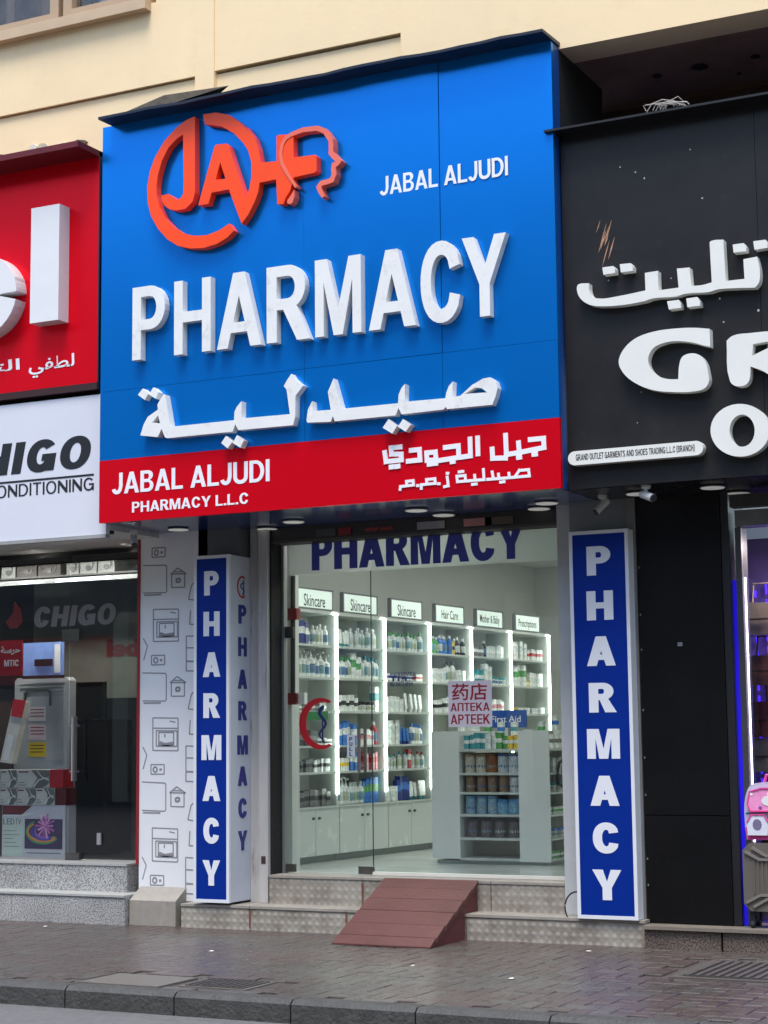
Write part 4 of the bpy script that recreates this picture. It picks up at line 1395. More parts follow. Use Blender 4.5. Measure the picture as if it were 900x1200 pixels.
for q_ in range(2):
    L_ = (b.x - a.x) / 2
    b_.prism(ribbon([(a.x + L_ * q_ + L_ * .9 * v / 14, 3.17 + .014 * sin(v * 2.1 + q_)) for v in range(15)], [.006 + .004 * (v % 2) for v in range(15)]), .311, .308)
b_.build('faded_script', mat('sticker_text_red', (170, 70, 66), .5), t)

# ------------------------------------------------------------------ pharmacy shelving on the left wall
AL = .055
OX, OY = -7.83, 1.3
us = [-.10, .707, 1.592, 2.496, 3.406, 4.341, 5.327]
levels = [.90, 1.204, 1.437, 1.747, 2.05, 2.34]
ztop = 2.62
M_sh = mat('shelf_white', (200, 206, 201), .4, var=.02)
M_back = mat('shelf_back', (158, 160, 152), .6, var=.05, vscale=3)
M_led = mat('led_strip', (246, 254, 250), .5, emit=6.0)
M_sign = mat('lit_header', (215, 228, 222), .4, emit=.28)
M_hs = mat('handle_chrome', (110, 110, 108), .3, metal=.8)
M_ink = mat('ink_dark', (24, 28, 28), .6)
heads = ['Skincare', 'Skincare', 'Skincare', 'Hair Care', 'Mother & Baby', 'Prescriptions']
who = ['first shelf unit, under the nearest Skincare sign', 'second shelf unit, under a Skincare sign', 'third shelf unit, under the last Skincare sign', 'fourth shelf unit, under the Hair Care sign',
       'fifth shelf unit, under the Mother and Baby sign', 'sixth shelf unit, under the Prescriptions sign']
def to_world(u, n, z):
    """u along the wall, n out from it"""
    return Vector((OX + u * sin(AL) + n * cos(AL), OY + u * cos(AL) - n * sin(AL), z))
D_ = .30
for i in range(6):
    a, b = us[i] + .005, us[i + 1] - .005
    root = thing('shelf_unit', (OX, OY, FZ), 'lit white pharmacy ' + who[i], 'shelf unit', 'shelf units along the left wall')
    def L(mb, name, m, par=root, lab=None):
        return mb.build(name, m, par, label=lab)
    L(MB().box(OX - D_ - .02, OX - D_, OY + a, OY + b, .9, ztop), 'back_panel', M_back)
    L(MB().box(OX - D_, OX - .01, OY + b - .03, OY + b, .9, ztop), 'side_panel', M_sh)
    L(MB().box(OX - D_, OX, OY + a, OY + b, ztop, ztop + .03), 'top_panel', M_sh)
    for z in levels[1:]:
        L(MB().box(OX - D_, OX + .004, OY + a, OY + b - .032, z - .018, z), 'shelf', M_sh)
    L(MB().box(OX - .006, OX + .012, OY + b - .040, OY + b - .018, 1.0 if i < 3 else .95, ztop + .0), 'led_strip', M_led)
    L(MB().box(OX - .05, OX + .016, OY + b - .10, OY + b - .012, ztop + .002, ztop + .012), 'led_strip', M_led)
    L(MB().box(OX - D_ + .005, OX - D_ + .02, OY + (a + b) / 2 - .01, OY + (a + b) / 2 + .01, .9, ztop), 'back_rail', M_grey)
    h = L(MB().box(OX - .03, OX + .0, OY + a + .1, OY + a + .70, ztop + .045, ztop + .205), 'header_sign', M_sign)
    fr = MB()
    fr.box(OX - .035, OX + .006, OY + a + .085, OY + a + .715, ztop + .031, ztop + .044)
    fr.box(OX - .035, OX + .006, OY + a + .085, OY + a + .715, ztop + .206, ztop + .22)
    fr.box(OX - .035, OX + .006, OY + a + .085, OY + a + .099, ztop + .044, ztop + .206)
    fr.box(OX - .035, OX + .006, OY + a + .701, OY + a + .715, ztop + .044, ztop + .206)
    L(fr, 'sign_frame', M_grey)
    wd = .36 if i < 4 else .46
    font_text(heads[i], OY + a + .4 - wd / 2, OY + a + .4 + wd / 2, ztop + .075 - (.02 if i != 3 else 0), ztop + .165, OX + .0, M_ink, 'lettering', root, bold=.006, axis='X')
    # base cupboard
    L(MB().box(OX - .33, OX - .02, OY + a, OY + b, FZ + .06, .9), 'cupboard', M_sh)
    L(MB().box(OX - .33, OX - .05, OY + a, OY + b, FZ, FZ + .06), 'plinth', mat('plinth_grey', (120, 132, 124), .5))
    for (c, d) in ((a, (a + b) / 2), ((a + b) / 2, b)):
        dr = L(MB().box(OX - .02, OX + .0, OY + c + .003, OY + d - .003, FZ + .065, .885), 'door', mat('door_laminate', (206, 212, 208), .25, var=.02))
        hy = d - .05 if c == a else c + .05
        hb = MB()
        hb.tube([(OX + .0, OY + hy, .80), (OX + .022, OY + hy, .80)], .012)
        o_ = hb.build('knob', M_hs, root)
        o_.parent = dr
    L(MB().box(OX - .33, OX + .012, OY + a, OY + b, .886, .90), 'counter_top', M_sh)
    root.rotation_euler = (0, 0, -AL)

# the goods on the shelves: a few kinds of pack, each pack its own object
def lathe_mesh(name, prof, m, n=10):
    return MB().lathe(prof, n=n).mesh(name, m)
def box_mesh(name, w_, d_, h, m):
    return MB().box(-d_ / 2, d_ / 2, -w_ / 2, w_ / 2, 0, h).mesh(name, m)
PK = {}
def tone(c):
    return mat('pack_%02x%02x%02x' % c, c, .4, var=.5, vscale=34)
def pack(kind, c, c2=None):
    """mesh pair (body, cap) of a kind of pack in a colour"""
    key = (kind, c, c2)
    if key in PK:
        return PK[key]
    m, m2 = tone(c), tone(c2 or c)
    if kind == 'bottle':
        r = (lathe_mesh('bottle', [(.028, 0), (.03, .01), (.03, .12), (.022, .14), (.012, .148), (.012, .155)], m), lathe_mesh('cap', [(.014, .155), (.014, .185)], m2))
    elif kind == 'pump_bottle':
        b = MB().lathe([(.012, .15), (.012, .17), (.005, .172), (.005, .2)]).box(-.006, .03, -.006, .006, .198, .21)
        r = (lathe_mesh('bottle', [(.034, 0), (.036, .01), (.034, .13), (.014, .15)], m), b.mesh('pump', m2))
    elif kind == 'tube':
        b = MB()
        b.add([(-.018, -.022, .03), (.018, -.022, .03), (.018, .022, .03), (-.018, .022, .03), (-.004, -.028, .16), (.004, -.028, .16), (.004, .028, .16), (-.004, .028, .16)],
              [(0, 1, 2, 3), (4, 5, 6, 7), (0, 1, 5, 4), (1, 2, 6, 5), (2, 3, 7, 6), (3, 0, 4, 7)])
        r = (b.mesh('tube', m), lathe_mesh('cap', [(.018, 0), (.02, .03)], m2))
    elif kind == 'jar':
        r = (lathe_mesh('jar', [(.036, 0), (.038, .01), (.038, .05), (.034, .055)], m), lathe_mesh('lid', [(.038, .056), (.038, .08)], m2))
    elif kind == 'box':
        r = (box_mesh('box', .07, .05, .13, m), box_mesh('label_band', .0715, .0515, .035, m2))
    elif kind == 'tall_box':
        r = (box_mesh('box', .06, .05, .2, m), box_mesh('label_band', .0615, .0515, .06, m2))
    elif kind == 'flat_box':
        r = (box_mesh('box', .12, .06, .06, m), box_mesh('label_band', .1215, .0615, .02, m2))
    elif kind == 'tin':
        r = (lathe_mesh('tin', [(.056, 0), (.056, .035), (.0575, .036), (.0575, .12), (.056, .121), (.056, .155), (.052, .16)], m, 16), lathe_mesh('lid', [(.058, .161), (.058, .182), (.05, .186)], m2, 16))
    elif kind == 'old_tin':
        r = (lathe_mesh('tin', [(.056, 0), (.056, .155), (.052, .16)], m, 16), lathe_mesh('lid', [(.058, .161), (.058, .182), (.05, .186)], m2, 16))
    elif kind == 'tub':
        r = (lathe_mesh('tub', [(.066, 0), (.072, .02), (.072, .11), (.06, .125)], m, 16), lathe_mesh('lid', [(.062, .126), (.062, .15)], m2, 16))
    PK[key] = r
    return r
LBM = {}
for kd, pr in (('bottle', [(.0308, .03), (.0308, .1)]), ('pump_bottle', [(.0365, .03), (.0358, .1)]), ('jar', [(.0388, .015), (.0388, .042)]), ('tin', [(.0582, .05), (.0582, .075)]), ('tub', [(.0725, .035), (.0725, .08)])):
    LBM[kd] = [MB().lathe(pr, n=12).mesh('label', mat('label_%d' % q_, c_, .5, var=.7, vscale=60)) for q_, c_ in enumerate([(120, 160, 170), (190, 196, 190), (90, 120, 160), (170, 180, 150)])]
NM = {'bottle': 'bottle', 'pump_bottle': 'pump_bottle', 'tube': 'cream_tube', 'jar': 'jar', 'box': 'medicine_box', 'tall_box': 'tall_box', 'flat_box': 'flat_box', 'tin': 'milk_tin', 'tub': 'plastic_tub'}
def place(kind, c, c2, P, label, group, cat, rz=0, s=1.0, lift=None):
    body, capm = pack(kind, c, c2)[:2]
    o = bpy.data.objects.new(NM[kind], body)
    col.objects.link(o)
    o.location = P
    o.rotation_euler = (0, 0, rz)
    o.scale = (s, s, s)
    tag(o, label, cat, group)
    k = bpy.data.objects.new(capm.name.split('.')[0], capm)
    col.objects.link(k)
    k.parent = o
    if kind in LBM:
        q = bpy.data.objects.new('label', LBM[kind][random.randrange(4)])
        col.objects.link(q)
        q.parent = o
    if kind in ('box', 'tall_box', 'flat_box'):
        k.location = (0, 0, {'box': .05, 'tall_box': .09, 'flat_box': .02}[kind])
    return o
W1, W2 = (226, 230, 228), (205, 214, 214)
BL, NV, GN, RD, GY, BK, YL, TL, PK_ = (60, 120, 200), (30, 50, 130), (90, 160, 90), (180, 40, 50), (120, 120, 118), (40, 40, 42), (226, 190, 40), (70, 150, 160), (200, 120, 130)
cn_ = {W1: 'white', W2: 'pale grey', BL: 'blue', NV: 'navy', GN: 'green', RD: 'red', GY: 'grey', BK: 'black', YL: 'yellow', TL: 'teal', PK_: 'pink'}
lvn = {0: 'cupboard top', 1: 'lowest shelf', 2: 'second-lowest shelf', 3: 'middle shelf', 4: 'second-highest shelf', 5: 'top shelf'}
und = ['the nearest Skincare sign', 'the second Skincare sign', 'the third Skincare sign', 'the Hair Care sign', 'the Mother & Baby sign', 'the Prescriptions sign']
ordn = ['first', 'second', 'third', 'fourth', 'fifth', 'sixth', 'seventh', 'eighth', 'ninth', 'tenth', 'eleventh', 'twelfth', 'thirteenth', 'fourteenth', 'fifteenth', 'sixteenth']
rows = {
    0: {5: [('tall_box', NV, W1, 3), ('bottle', W1, W1, 4)], 4: [('pump_bottle', W1, W1, 7)], 3: [('flat_box', GY, W1, 2)], 2: [('box', BK, GY, 5), ('flat_box', W1, BK, 2)], 1: [('box', GY, BK, 4), ('box', W1, BK, 3)], 0: [('box', GY, BK, 8)]},
    1: {5: [('tube', W1, TL, 3), ('bottle', W2, W1, 6)], 4: [('bottle', W1, GN, 4), ('tall_box', W1, GN, 2), ('bottle', W1, TL, 4)], 3: [('box', W1, BK, 4), ('jar', W1, BK, 3), ('tall_box', W1, TL, 1)], 2: [('tall_box', BL, W1, 3), ('box', W1, PK_, 3), ('bottle', RD, W1, 1)],
        1: [('box', W1, YL, 2), ('tall_box', BL, W1, 2), ('tall_box', PK_, RD, 3)], 0: [('pump_bottle', W1, W1, 3), ('bottle', W1, W2, 3), ('tall_box', BL, GN, 4)]},
    2: {5: [('bottle', W2, GN, 9)], 4: [('flat_box', W1, NV, 2), ('flat_box', W1, RD, 1)], 3: [('box', W1, W2, 3), ('tube', W1, W1, 3)], 2: [('tall_box', W1, W2, 3), ('tube', BL, NV, 2), ('bottle', W1, BL, 3)], 1: [('bottle', W2, TL, 4), ('tall_box', RD, W1, 1), ('bottle', W2, RD, 2)],
        0: [('box', W1, W2, 2), ('tall_box', NV, BL, 3), ('tube', W1, TL, 4)]},
    3: {5: [('bottle', GN, W1, 2), ('bottle', BL, W1, 3), ('box', YL, BK, 1), ('bottle', BK, W1, 2)], 4: [('box', W1, W2, 3), ('bottle', W1, GY, 2), ('box', W1, W2, 2)], 3: [('box', W1, BK, 3), ('tube', W1, W1, 3)]},
    4: {5: [('box', GY, W1, 3), ('bottle', BK, W1, 1), ('box', W2, W1, 5)], 4: [('box', TL, W1, 3), ('tall_box', W1, W2, 2), ('jar', W1, TL, 3)], 3: [('bottle', W1, W2, 3), ('box', W1, PK_, 3)]},
    5: {5: [('tall_box', W1, W2, 4), ('box', W1, RD, 4)], 4: [('tall_box', W1, GN, 3), ('flat_box', YL, W1, 1), ('box', W1, W2, 3)], 3: [('flat_box', YL, BK, 1), ('flat_box', W1, W2, 3)]},
}
nn_ = {'bottle': 'bottle', 'pump_bottle': 'pump bottle', 'tube': 'tube', 'jar': 'jar', 'box': 'box', 'tall_box': 'tall box', 'flat_box': 'flat box', 'tin': 'tin', 'tub': 'tub'}
for ui, lv in rows.items():
    a, b = us[ui] + .05, us[ui + 1] - .08
    if ui == 0:
        a = .0
    for li, sets in lv.items():
        tot = sum(s[3] + (1 if s[3] > 1 else 0) for s in sets)
        k = 0
        for kind, c, c2, n in sets:
            for _ in range(n + (1 if n > 1 else 0)):
                u = a + (b - a) * (k + .5) / tot + random.uniform(-.008, .008)
                P = to_world(u, -.07 + random.uniform(-.02, .01), levels[li] + .001)
                tr_ = '' if c2 == c else f' with {cn_[c2]} {"band" if "box" in kind else "top"}'
                lb = f'{cn_[c]} {nn_[kind]}{tr_}, {ordn[k]} from left, {lvn[li]} under {und[ui][4:]}'
                s_ = (levels[li + 1] - levels[li] - .05) / .21 if li < 5 else 1
                place(kind, c, c2, P, lb, f'{cn_[c]} {nn_[kind]} row, {lvn[li]} under {und[ui]}', 'bottle' if 'bottle' in kind else ('tube' if kind == 'tube' else ('jar' if kind == 'jar' else 'box')),
                      -AL + random.uniform(-.15, .15), min(1.12, max(.8, s_)) * random.uniform(.84, 1.06))
                k += 1

# ceiling panels that light the shop
M_cl = mat('unseen_ceiling_light', (255, 253, 248), .5, emit=3.9)
for i, (X, Y, lb) in enumerate([(-6.3, 1.15, 'nearest the door'), (-6.4, 3.6, 'over the counter'), (-6.4, 6.2, 'at the back of the shop')]):
    t = thing('unseen_ceiling_light', (X, Y, 3.58), 'flat square lit ceiling panel ' + lb, 'ceiling light')
    MB().box(X - .5, X + .5, Y - .5, Y + .5, 3.555, 3.57).build('diffuser', M_cl, t)
    f_ = MB()
    f_.box(X - .54, X + .54, Y - .54, Y + .54, 3.572, 3.598)
    f_.build('housing', M_white, t)

# red alarm boxes and conduit on the return wall
yw = 1.119
t = thing('alarm_conduit', (xr, yw, 2), 'dark vertical conduit with two red call boxes beside the first shelf unit', 'conduit')
p1, p2, p3 = PY(347, 675, yw), PY(347, 720, yw), PY(347, 819, yw)
MB().tube([(p1.x - .02, yw - .02, p1.z), (p3.x - .02, yw - .02, p3.z - .02)], .022).build('pipe', mat('pipe_dark', (44, 44, 44), .5), t)
for p in (p2, p3):
    MB().bbox(p.x - .09, p.x + .045, yw - .07, yw, p.z - .05, p.z + .05, .01).build('call_box', mat('call_red', (120, 26, 34), .4), t)
MB().box(p3.x + .047, p3.x + .11, yw - .05, yw, p3.z - .05, p3.z + .05).build('switch', M_white, t)

# ------------------------------------------------------------------ counter with side shelves
CY = 1.9
c0, c1, c2, c3_ = [PY(p, 930, CY).x for p in (506, 538.5, 608, 644)]
t = thing('display_counter', ((c0 + c3_) / 2, CY, FZ), 'pale grey display counter with open shelves behind the shop window', 'counter')
M_ct = mat('counter_laminate', (232, 234, 232), .22, var=.02)
ZT = 1.55
MB().box(c0, c1, CY, CY + .8, FZ + .045, ZT).build('end_panel', M_ct, t)
MB().box(c2, c3_, CY, CY + .02, FZ + .03, ZT).build('front_panel', M_ct, t)
MB().box(c2, c2 + .02, CY + .02, CY + .75, FZ + .03, ZT).build('partition', M_ct, t)
MB().box(c1, c2, CY + .35, CY + .37, FZ + .03, 1.36).build('back_panel', mat('counter_back', (170, 170, 154), .5), t)
MB().box(c2 + .02, c3_ - .0, CY + .75, CY + .78, FZ + .03, ZT).build('end_panel', M_ct, t)
MB().box(c2 + .021, c2 + .03, CY + .021, CY + .75, FZ + .05, ZT).build('back_panel', _mats['counter_back'], t)
MB().box(c0 + .03, c3_ - .03, CY + .03, CY + .78, FZ, FZ + .03).build('plinth', mat('counter_plinth', (150, 162, 154), .4), t)
sz = [PY(575, y, CY).z for y in (877.8, 905.6, 928.4, 954.4, 982, 1006)]
for z in sz:
    MB().box(c1, c2, CY - .003, CY + .35, z - .02, z).build('shelf', M_sh, t)
szs = [PX(657, y, c3_).z for y in (880, 905, 930, 955, 984, 1008)]
szs = sz
for z in szs:
    MB().box(c2 + .03, c3_ - .002, CY + .02, CY + .75, z - .018, z).build('side_shelf', M_sh, t)
CW = {0: [('box', TL, W1, 4), ('box', W1, W2, 2), ('box', GN, W1, 2), ('box', YL, W1, 2)], 1: [('tin', (206, 198, 182), (150, 120, 90), 2), ('tin', (150, 90, 50), (130, 80, 40), 1), ('tin', (200, 208, 216), (70, 90, 130), 2)],
      2: [('tin', (150, 120, 100), (120, 92, 74), 4), ('tin', (210, 212, 216), (90, 96, 130), 1)], 3: [('tin', (150, 180, 205), (120, 160, 200), 3), ('tub', (120, 170, 205), (80, 140, 195), 2)],
      4: [('tin', (90, 86, 92), (30, 30, 34), 4)]}
cwn = {(206, 198, 182): 'beige', (150, 90, 50): 'copper brown', (200, 208, 216): 'pale blue grey', (150, 120, 100): 'brown', (210, 212, 216): 'white', (150, 180, 205): 'light blue', (120, 170, 205): 'wide light blue', (90, 86, 92): 'dark'}
rn = {0: 'top opening', 1: 'first tin row', 2: 'second tin row', 3: 'third row', 4: 'fourth row'}
for li, sets in CW.items():
    tot = sum(s[3] for s in sets)
    k = 0
    x_a, x_b = (c1 + .02, c2 - .02)
    for kind, c, cc_, n in sets:
        for q_ in range(n):
            X = x_a + (x_b - x_a) * (k + .5) / tot
            nm = cwn.get(c, cn_.get(c, 'coloured'))
            if kind == 'tub':
                X += .0
            h_ = {0: 1, 1: (sz[0] - sz[1] - .03) / .2, 2: (sz[1] - sz[2] - .02) / .19, 3: (sz[2] - sz[3] - .03) / .19, 4: (sz[3] - sz[4] - .04) / .19}[li]
            place(kind, c, cc_, Vector((X, CY + .09 + (.02 * (k % 2) if li == 0 else 0), sz[li] + .001)), f'{nm} {nn_[kind]}, {ordn[k]} from left in the {rn[li]} of the display counter', f'{nm} {nn_[kind]}s in the {rn[li]} of the counter', 'tin' if kind in ('tin', 'tub') else 'box', 0, min(.95, h_) if kind in ('tin', 'tub') else .85 + .25 * random.random())
            k += 1
random.seed(5)
for li, kind, c, cc_ in ((0, 'box', W1, GY), (2, 'jar', W1, TL), (3, 'flat_box', W1, GN), (4, 'jar', W1, BL), (5, 'flat_box', GN, W1), (1, 'box', W2, W1)):
    for k in range(5):
        place(kind, c, cc_, Vector((c3_ - .07, CY + .1 + k * .14, szs[li] + .001)), f'{cn_[c]} {nn_[kind]} with {cn_[cc_]} trim, {ordn[k]} from the front on the counter side shelves', f'{cn_[c]} {nn_[kind]}s with {cn_[cc_]} trim on the counter side', 'jar' if kind == 'jar' else 'box', random.uniform(-.2, .2), .95)
for k in range(9):
    X = c1 - .25 + k * .13
    kind, c, cc_ = [('box', W1, TL), ('flat_box', W1, W2), ('box', W2, GN), ('box', W1, BL)][k % 4]
    if X > c2 + .3:
        continue
    place(kind, c, cc_, Vector((X, CY + .62, ZT + .001 if (X < c1 or X > c2) else 1.50)), f'{cn_[c]} {nn_[kind]} with {cn_[cc_]} band, {ordn[k]} from left along the counter back', f'{cn_[c]} {nn_[kind]}s with {cn_[cc_]} band at the counter back', 'box', .1)
MB_ = MB().box(c1, c2, CY + .5, CY + .8, 1.47, 1.498)
MB_.build('rear_ledge', M_ct, t)
# blue first aid sign on a stand behind the counter
YA = 2.9
a, b = PY(576, 853, YA), PY(616, 832, YA)
t = thing('first_aid_sign', (b.x, YA, ZT), 'blue First Aid sign standing behind the counter', 'sign')
MB().box(a.x - .03, b.x, YA, YA + .03, a.z, b.z).build('board', mat('aid_blue', (20, 80, 170), .4), t)
font_text('First Aid', a.x + .0, b.x - .05, a.z + .05, b.z - .05, YA - .001, M_wt, 'lettering', t, bold=.01)
MB().tube([((a.x + b.x) / 2, YA + .015, FZ), ((a.x + b.x) / 2, YA + .015, a.z)], .015).build('stand', M_grey, t)
# dark bag strap hanging on the counter
p = PX(657, 905, c3_ + .01)
b_ = MB()
pts = [p + Vector((.01, .1 * cos(k * pi / 6), .13 * sin(k * pi / 6) - .03)) for k in range(-1, 8)] + [p + Vector((.01, .02, -.12))]
b_.tube(pts + [pts[0]], .014, 6)
tag(b_.build('bag_strap', mat('strap_black', (20, 20, 22), .6)), 'black looped strap hanging at the right end of the counter', 'strap')
# screens and till at the back
t = thing('cash_screen', (-5.2, 3.2, 1.5), 'dark monitor seen above the right end of the counter', 'monitor')
MB().box(-5.48, -5.16, 3.2, 3.23, 1.6, 1.82).build('screen', M_bk, t)
MB().box(-5.35, -5.29, 3.2, 3.25, FZ, 1.6).build('stand', M_bk, t)

# ------------------------------------------------------------------ left shop window
GL2 = glass_mat('dark_shop_glass', (234, 237, 238), .8, 1.55)
YL_ = .45
t = thing('shop_window', (-10.5, YL_, .475), 'dark glass front of the electronics shop with a grey CHIGO decal', 'shop window')
xl_d = PY(79.5, 900, YL_).x
xl_1 = -8.845
MB().box(-15, xl_d - .006, YL_, YL_ + .01, .49, 3.14).build('pane', GL2, t)
MB().box(-15, xl_d, YL_ - .03, YL_ + .03, .476, .489).build('sill_rail', mat('sill_rail_grey', (140, 138, 134), .5), t)
fit('CHIGO', (38.5, 735), (134, 731.5), (38.5, 711.5), YL_, mat('decal_grey', (128, 130, 134), .5), t, s=.245, gap=.1, shear=.12)
a = PY(17, 722, YL_)
b_ = MB()
b_.prism([(a.x - .1, a.z - .05), (a.x - .02, a.z + .02), (a.x + .0, a.z + .13), (a.x + .07, a.z + .05), (a.x + .1, a.z - .05), (a.x + .03, a.z - .11), (a.x - .05, a.z - .11)], YL_ - .003, YL_ - .001)
b_.build('decal_flame', mat('decal_red', (120, 16, 30), .5), t)
t = thing('glass_door', (-9.2, YL_, .475), 'dark glass door with a long tubular steel handle', 'door')
MB().box(xl_d + .004, xl_1, YL_ + .012, YL_ + .022, .485, 3.14).build('pane', GL2, t)
for (u0, u1, v0, v1) in ((70, 94, 752, 737),):
    a, b = PY(u0 + 4, v0, YL_), PY(u1, v1, YL_)
    MB().box(a.x, b.x, YL_ - .02, YL_ - .004, a.z, b.z).build('corner_patch', M_patch, t)
a = PY(94, 1012, YL_)
MB().box(xl_d - .0, a.x, YL_ - .02, YL_ + .03, .478, .54).build('corner_patch', M_patch, t)
for px, dy in ((82, .07), (92, -.08)):
    P0, P1 = PY(px, 915, YL_), PY(px, 840, YL_)
    b_ = MB()
    b_.tube([(P0.x, YL_ + dy, P0.z), (P0.x, YL_ + dy, P1.z)], .017)
    for zz_ in (P0.z + .08, P1.z - .08):
        b_.tube([(P0.x, YL_ + dy, zz_), (P0.x, YL_, zz_)], .01)
    b_.build('handle', M_steel, t)
a = PY(116, 983, YL_)
MB().box(a.x - .02, a.x + .02, YL_ - .006, YL_ + .01, a.z - .05, a.z + .05).build('sticker', mat('sticker_grey', (150, 150, 150), .6), t)
a, b = PY(125, 770, 2.0), PY(164, 748, 2.0)
t = thing('reflected_lettering', (a.x, 2, a.z), 'dark red reversed letters built to stand for a reflection in the glass door', 'lettering')  # a reflection on the glass, modelled as solid reversed letters inside the shop
font_text('bel', a.x, b.x, a.z, b.z, 2.0, mat('reflection_red', (96, 20, 30), .5), 'lettering', t, bold=.06, mirror=True)
MB().box(a.x - .9, b.x + .3, 2.01, 2.03, a.z - .4, a.z + .75).build('board', mat('mirror_board', (96, 100, 92), .5, var=.3, vscale=3), t)
M_tube = mat('tube_light', (235, 245, 255), .5, emit=3.5)
t = thing('tube_light', (-10, .9, 2.9), 'long white tube light along the top of the electronics shop window', 'light')
a, b = PY(0, 685, .9), PY(163, 674, .9)
zt_ = (a.z + b.z) / 2
MB().box(-12, b.x, .9, .94, zt_ - .02, zt_ + .02).build('batten', mat('batten_grey', (120, 122, 122), .5), t)
for u0, u1 in ((-60, -20), (26, 40), (66, 128)):
    MB().box(PY(u0, 682, .9).x, PY(u1, 680, .9).x, .885, .899, zt_ - .014, zt_ + .01).build('tube', M_tube, t)
MB().box(-12, b.x, .9, 1.3, zt_ + .035, zt_ + .05).build('shelf_board', mat('shelf_dark', (60, 58, 56), .6), t)
# appliances boxes on the top shelf
M_cart = mat('carton_print', (120, 122, 120), .6, var=.5, vscale=9)
for i, (u0, u1, lb) in enumerate([(2, 18, 'leftmost'), (20, 43, 'second'), (45, 71, 'third'), (78, 92, 'fourth'), (94, 113, 'fifth'), (115, 134, 'rightmost')]):
    X0, X1 = PY(u0, 665, .95).x, PY(u1, 665, .95).x
    zb_a = zt_ + .051
    tt = thing('appliance_carton', ((X0 + X1) / 2, .95, zb_a), f'grey printed appliance carton, {lb} of six on the high shelf in the electronics shop', 'carton', 'cartons on the high shelf')
    MB().box(X0, X1, .95, 1.2, zb_a, zb_a + .17).build('carton', M_cart if i > 2 or i == 0 else mat('carton_dark', (54, 48, 44), .6, var=.5, vscale=9), tt)
    b_ = MB()
    xc, zc_ = (X0 + X1) / 2, zb_a + .085
    b_.prism(ribbon(ell(xc, zc_, (X1 - X0) * .3, .055, -100, 100, 8), .012), .944, .949)
    b_.prism(ell(xc, zc_ - .03, .028, .022, 0, 330, 8), .943, .949)
    b_.build('print', M_bk, tt)
MB().box(-15, -8.86, .50, .52, 3.078, 3.138).build('baffle', M_dark, tag(thing('lamp_baffle', (-10, .5, 3), 'dark valance board added along the top of the electronics window to hide lamps', 'baffle')))  # made-up board, there only to hide the added lamps behind it
for X, Y, lb in ((-10.2, 2.6, 'deep inside'), (-9.6, .575, 'behind the valance'), (-10.6, .575, 'behind the valance at the far left')):  # lamps added to brighten the window goods, no known fixtures
    tt = thing('unseen_ceiling_light', (X, Y, 3.1), 'added unseen lamp that brightens the electronics shop, ' + lb, 'ceiling light')
    MB().box(X - .4, X + .4, Y - .045, Y + .045, 3.1, 3.12).build('diffuser', mat('left_fill_lamp', (255, 250, 240), .5, emit=48), tt)
    MB().box(X - .42, X + .42, Y - .05, Y + .05, 3.121, 3.138).build('housing', M_grey, tt)
# display goods in the window
YD = .62
t = thing('tv_box', (-10, YD, .48), 'white television carton printed LED TV with a pink flower picture in the electronics window', 'carton')
a, b = PY(2, 1003, YD), PY(76.5, 944, YD)
zf = .476
MB().box(a.x, b.x, YD, YD + .16, zf, b.z).build('carton', mat('carton_white', (206, 206, 212), .5, var=.06), t)
s0 = PY(29, 995, YD).x
s1_ = PY(73, 995, YD).x
zs0, zs1 = zf + (b.z - zf) * .17, zf + (b.z - zf) * .74
MB().box(s0, s1_, YD - .004, YD - .001, zs0, zs1).build('picture', mat('picture_dark', (52, 36, 84), .4, var=.6, vscale=9), t)
cx_, cz_ = (s0 + s1_) / 2 + .02, zs1 - .06
for k in range(14):
    a_ = k * 2 * pi / 14
    L_ = .11 if k % 2 else .085
    b_ = MB()
    b_.prism(ribbon([(cx_, cz_), (cx_ + L_ * cos(a_), cz_ + L_ * sin(a_))], [.012, .018]), YD - .006 - .0004 * k, YD - .004)
    b_.build('petal', mat('petal_%d' % (k % 3), [(214, 130, 190), (184, 92, 170), (230, 170, 214)][k % 3], .5), t)
for k, (c_, r_) in enumerate([((70, 150, 100), .2), ((220, 140, 60), .165), ((60, 70, 170), .13), ((150, 90, 190), .1)]):
    b_ = MB()
    b_.prism(ribbon(ell((s0 + s1_) / 2 - .01 + .006 * k, (zs0 + zs1) / 2 + .02, min(r_, (s1_ - s0) / 2 - .03), r_ * .5, 120 + 8 * k, 330 - 10 * k, 18), [.012 + .0012 * v for v in range(19)]), YD - .0055 - .0004 * k, YD - .004)
    b_.build('swirl', mat('swirl_%d' % k, c_, .5), t)
write(MB(), 'LED', PY(4, 966, YD).x, PY(17, 966, YD).x, PY(4, 966, YD).z, PY(4, 959, YD).z, YD - .001, .002, s=.14).build('lettering', M_grey, t)
write(MB(), 'TV', PY(18, 966, YD).x, PY(25, 966, YD).x, PY(4, 966, YD).z, PY(4, 959, YD).z, YD - .001, .002, s=.1).build('lettering', M_grey, t)
bw_, bh_ = b.x - a.x, b.z - zf
MB().prism([(a.x + .004, b.z - .004), (a.x + bw_ * .48, b.z - .004), (a.x + bw_ * .3, b.z - bh_ * .2), (a.x + .004, b.z - bh_ * .2)], YD - .0012, YD - .0002).build('maroon_corner', mat('corner_maroon', (96, 22, 30), .5), t)
MB().prism(ribbon([(a.x + bw_ * .02, b.z - bh_ * .2), (a.x + bw_ * .3, b.z - bh_ * .2), (a.x + bw_ * .5, b.z - bh_ * .15)], .014), YD - .0022, YD - .0013).build('white_swoosh', M_white, t)
MB().box(a.x + .006, s0 - .02, YD - .0011, YD - .0002, zf + .01, b.z - bh_ * .24).build('pale_panel', mat('pale_green_print', (206, 220, 208), .5), t)
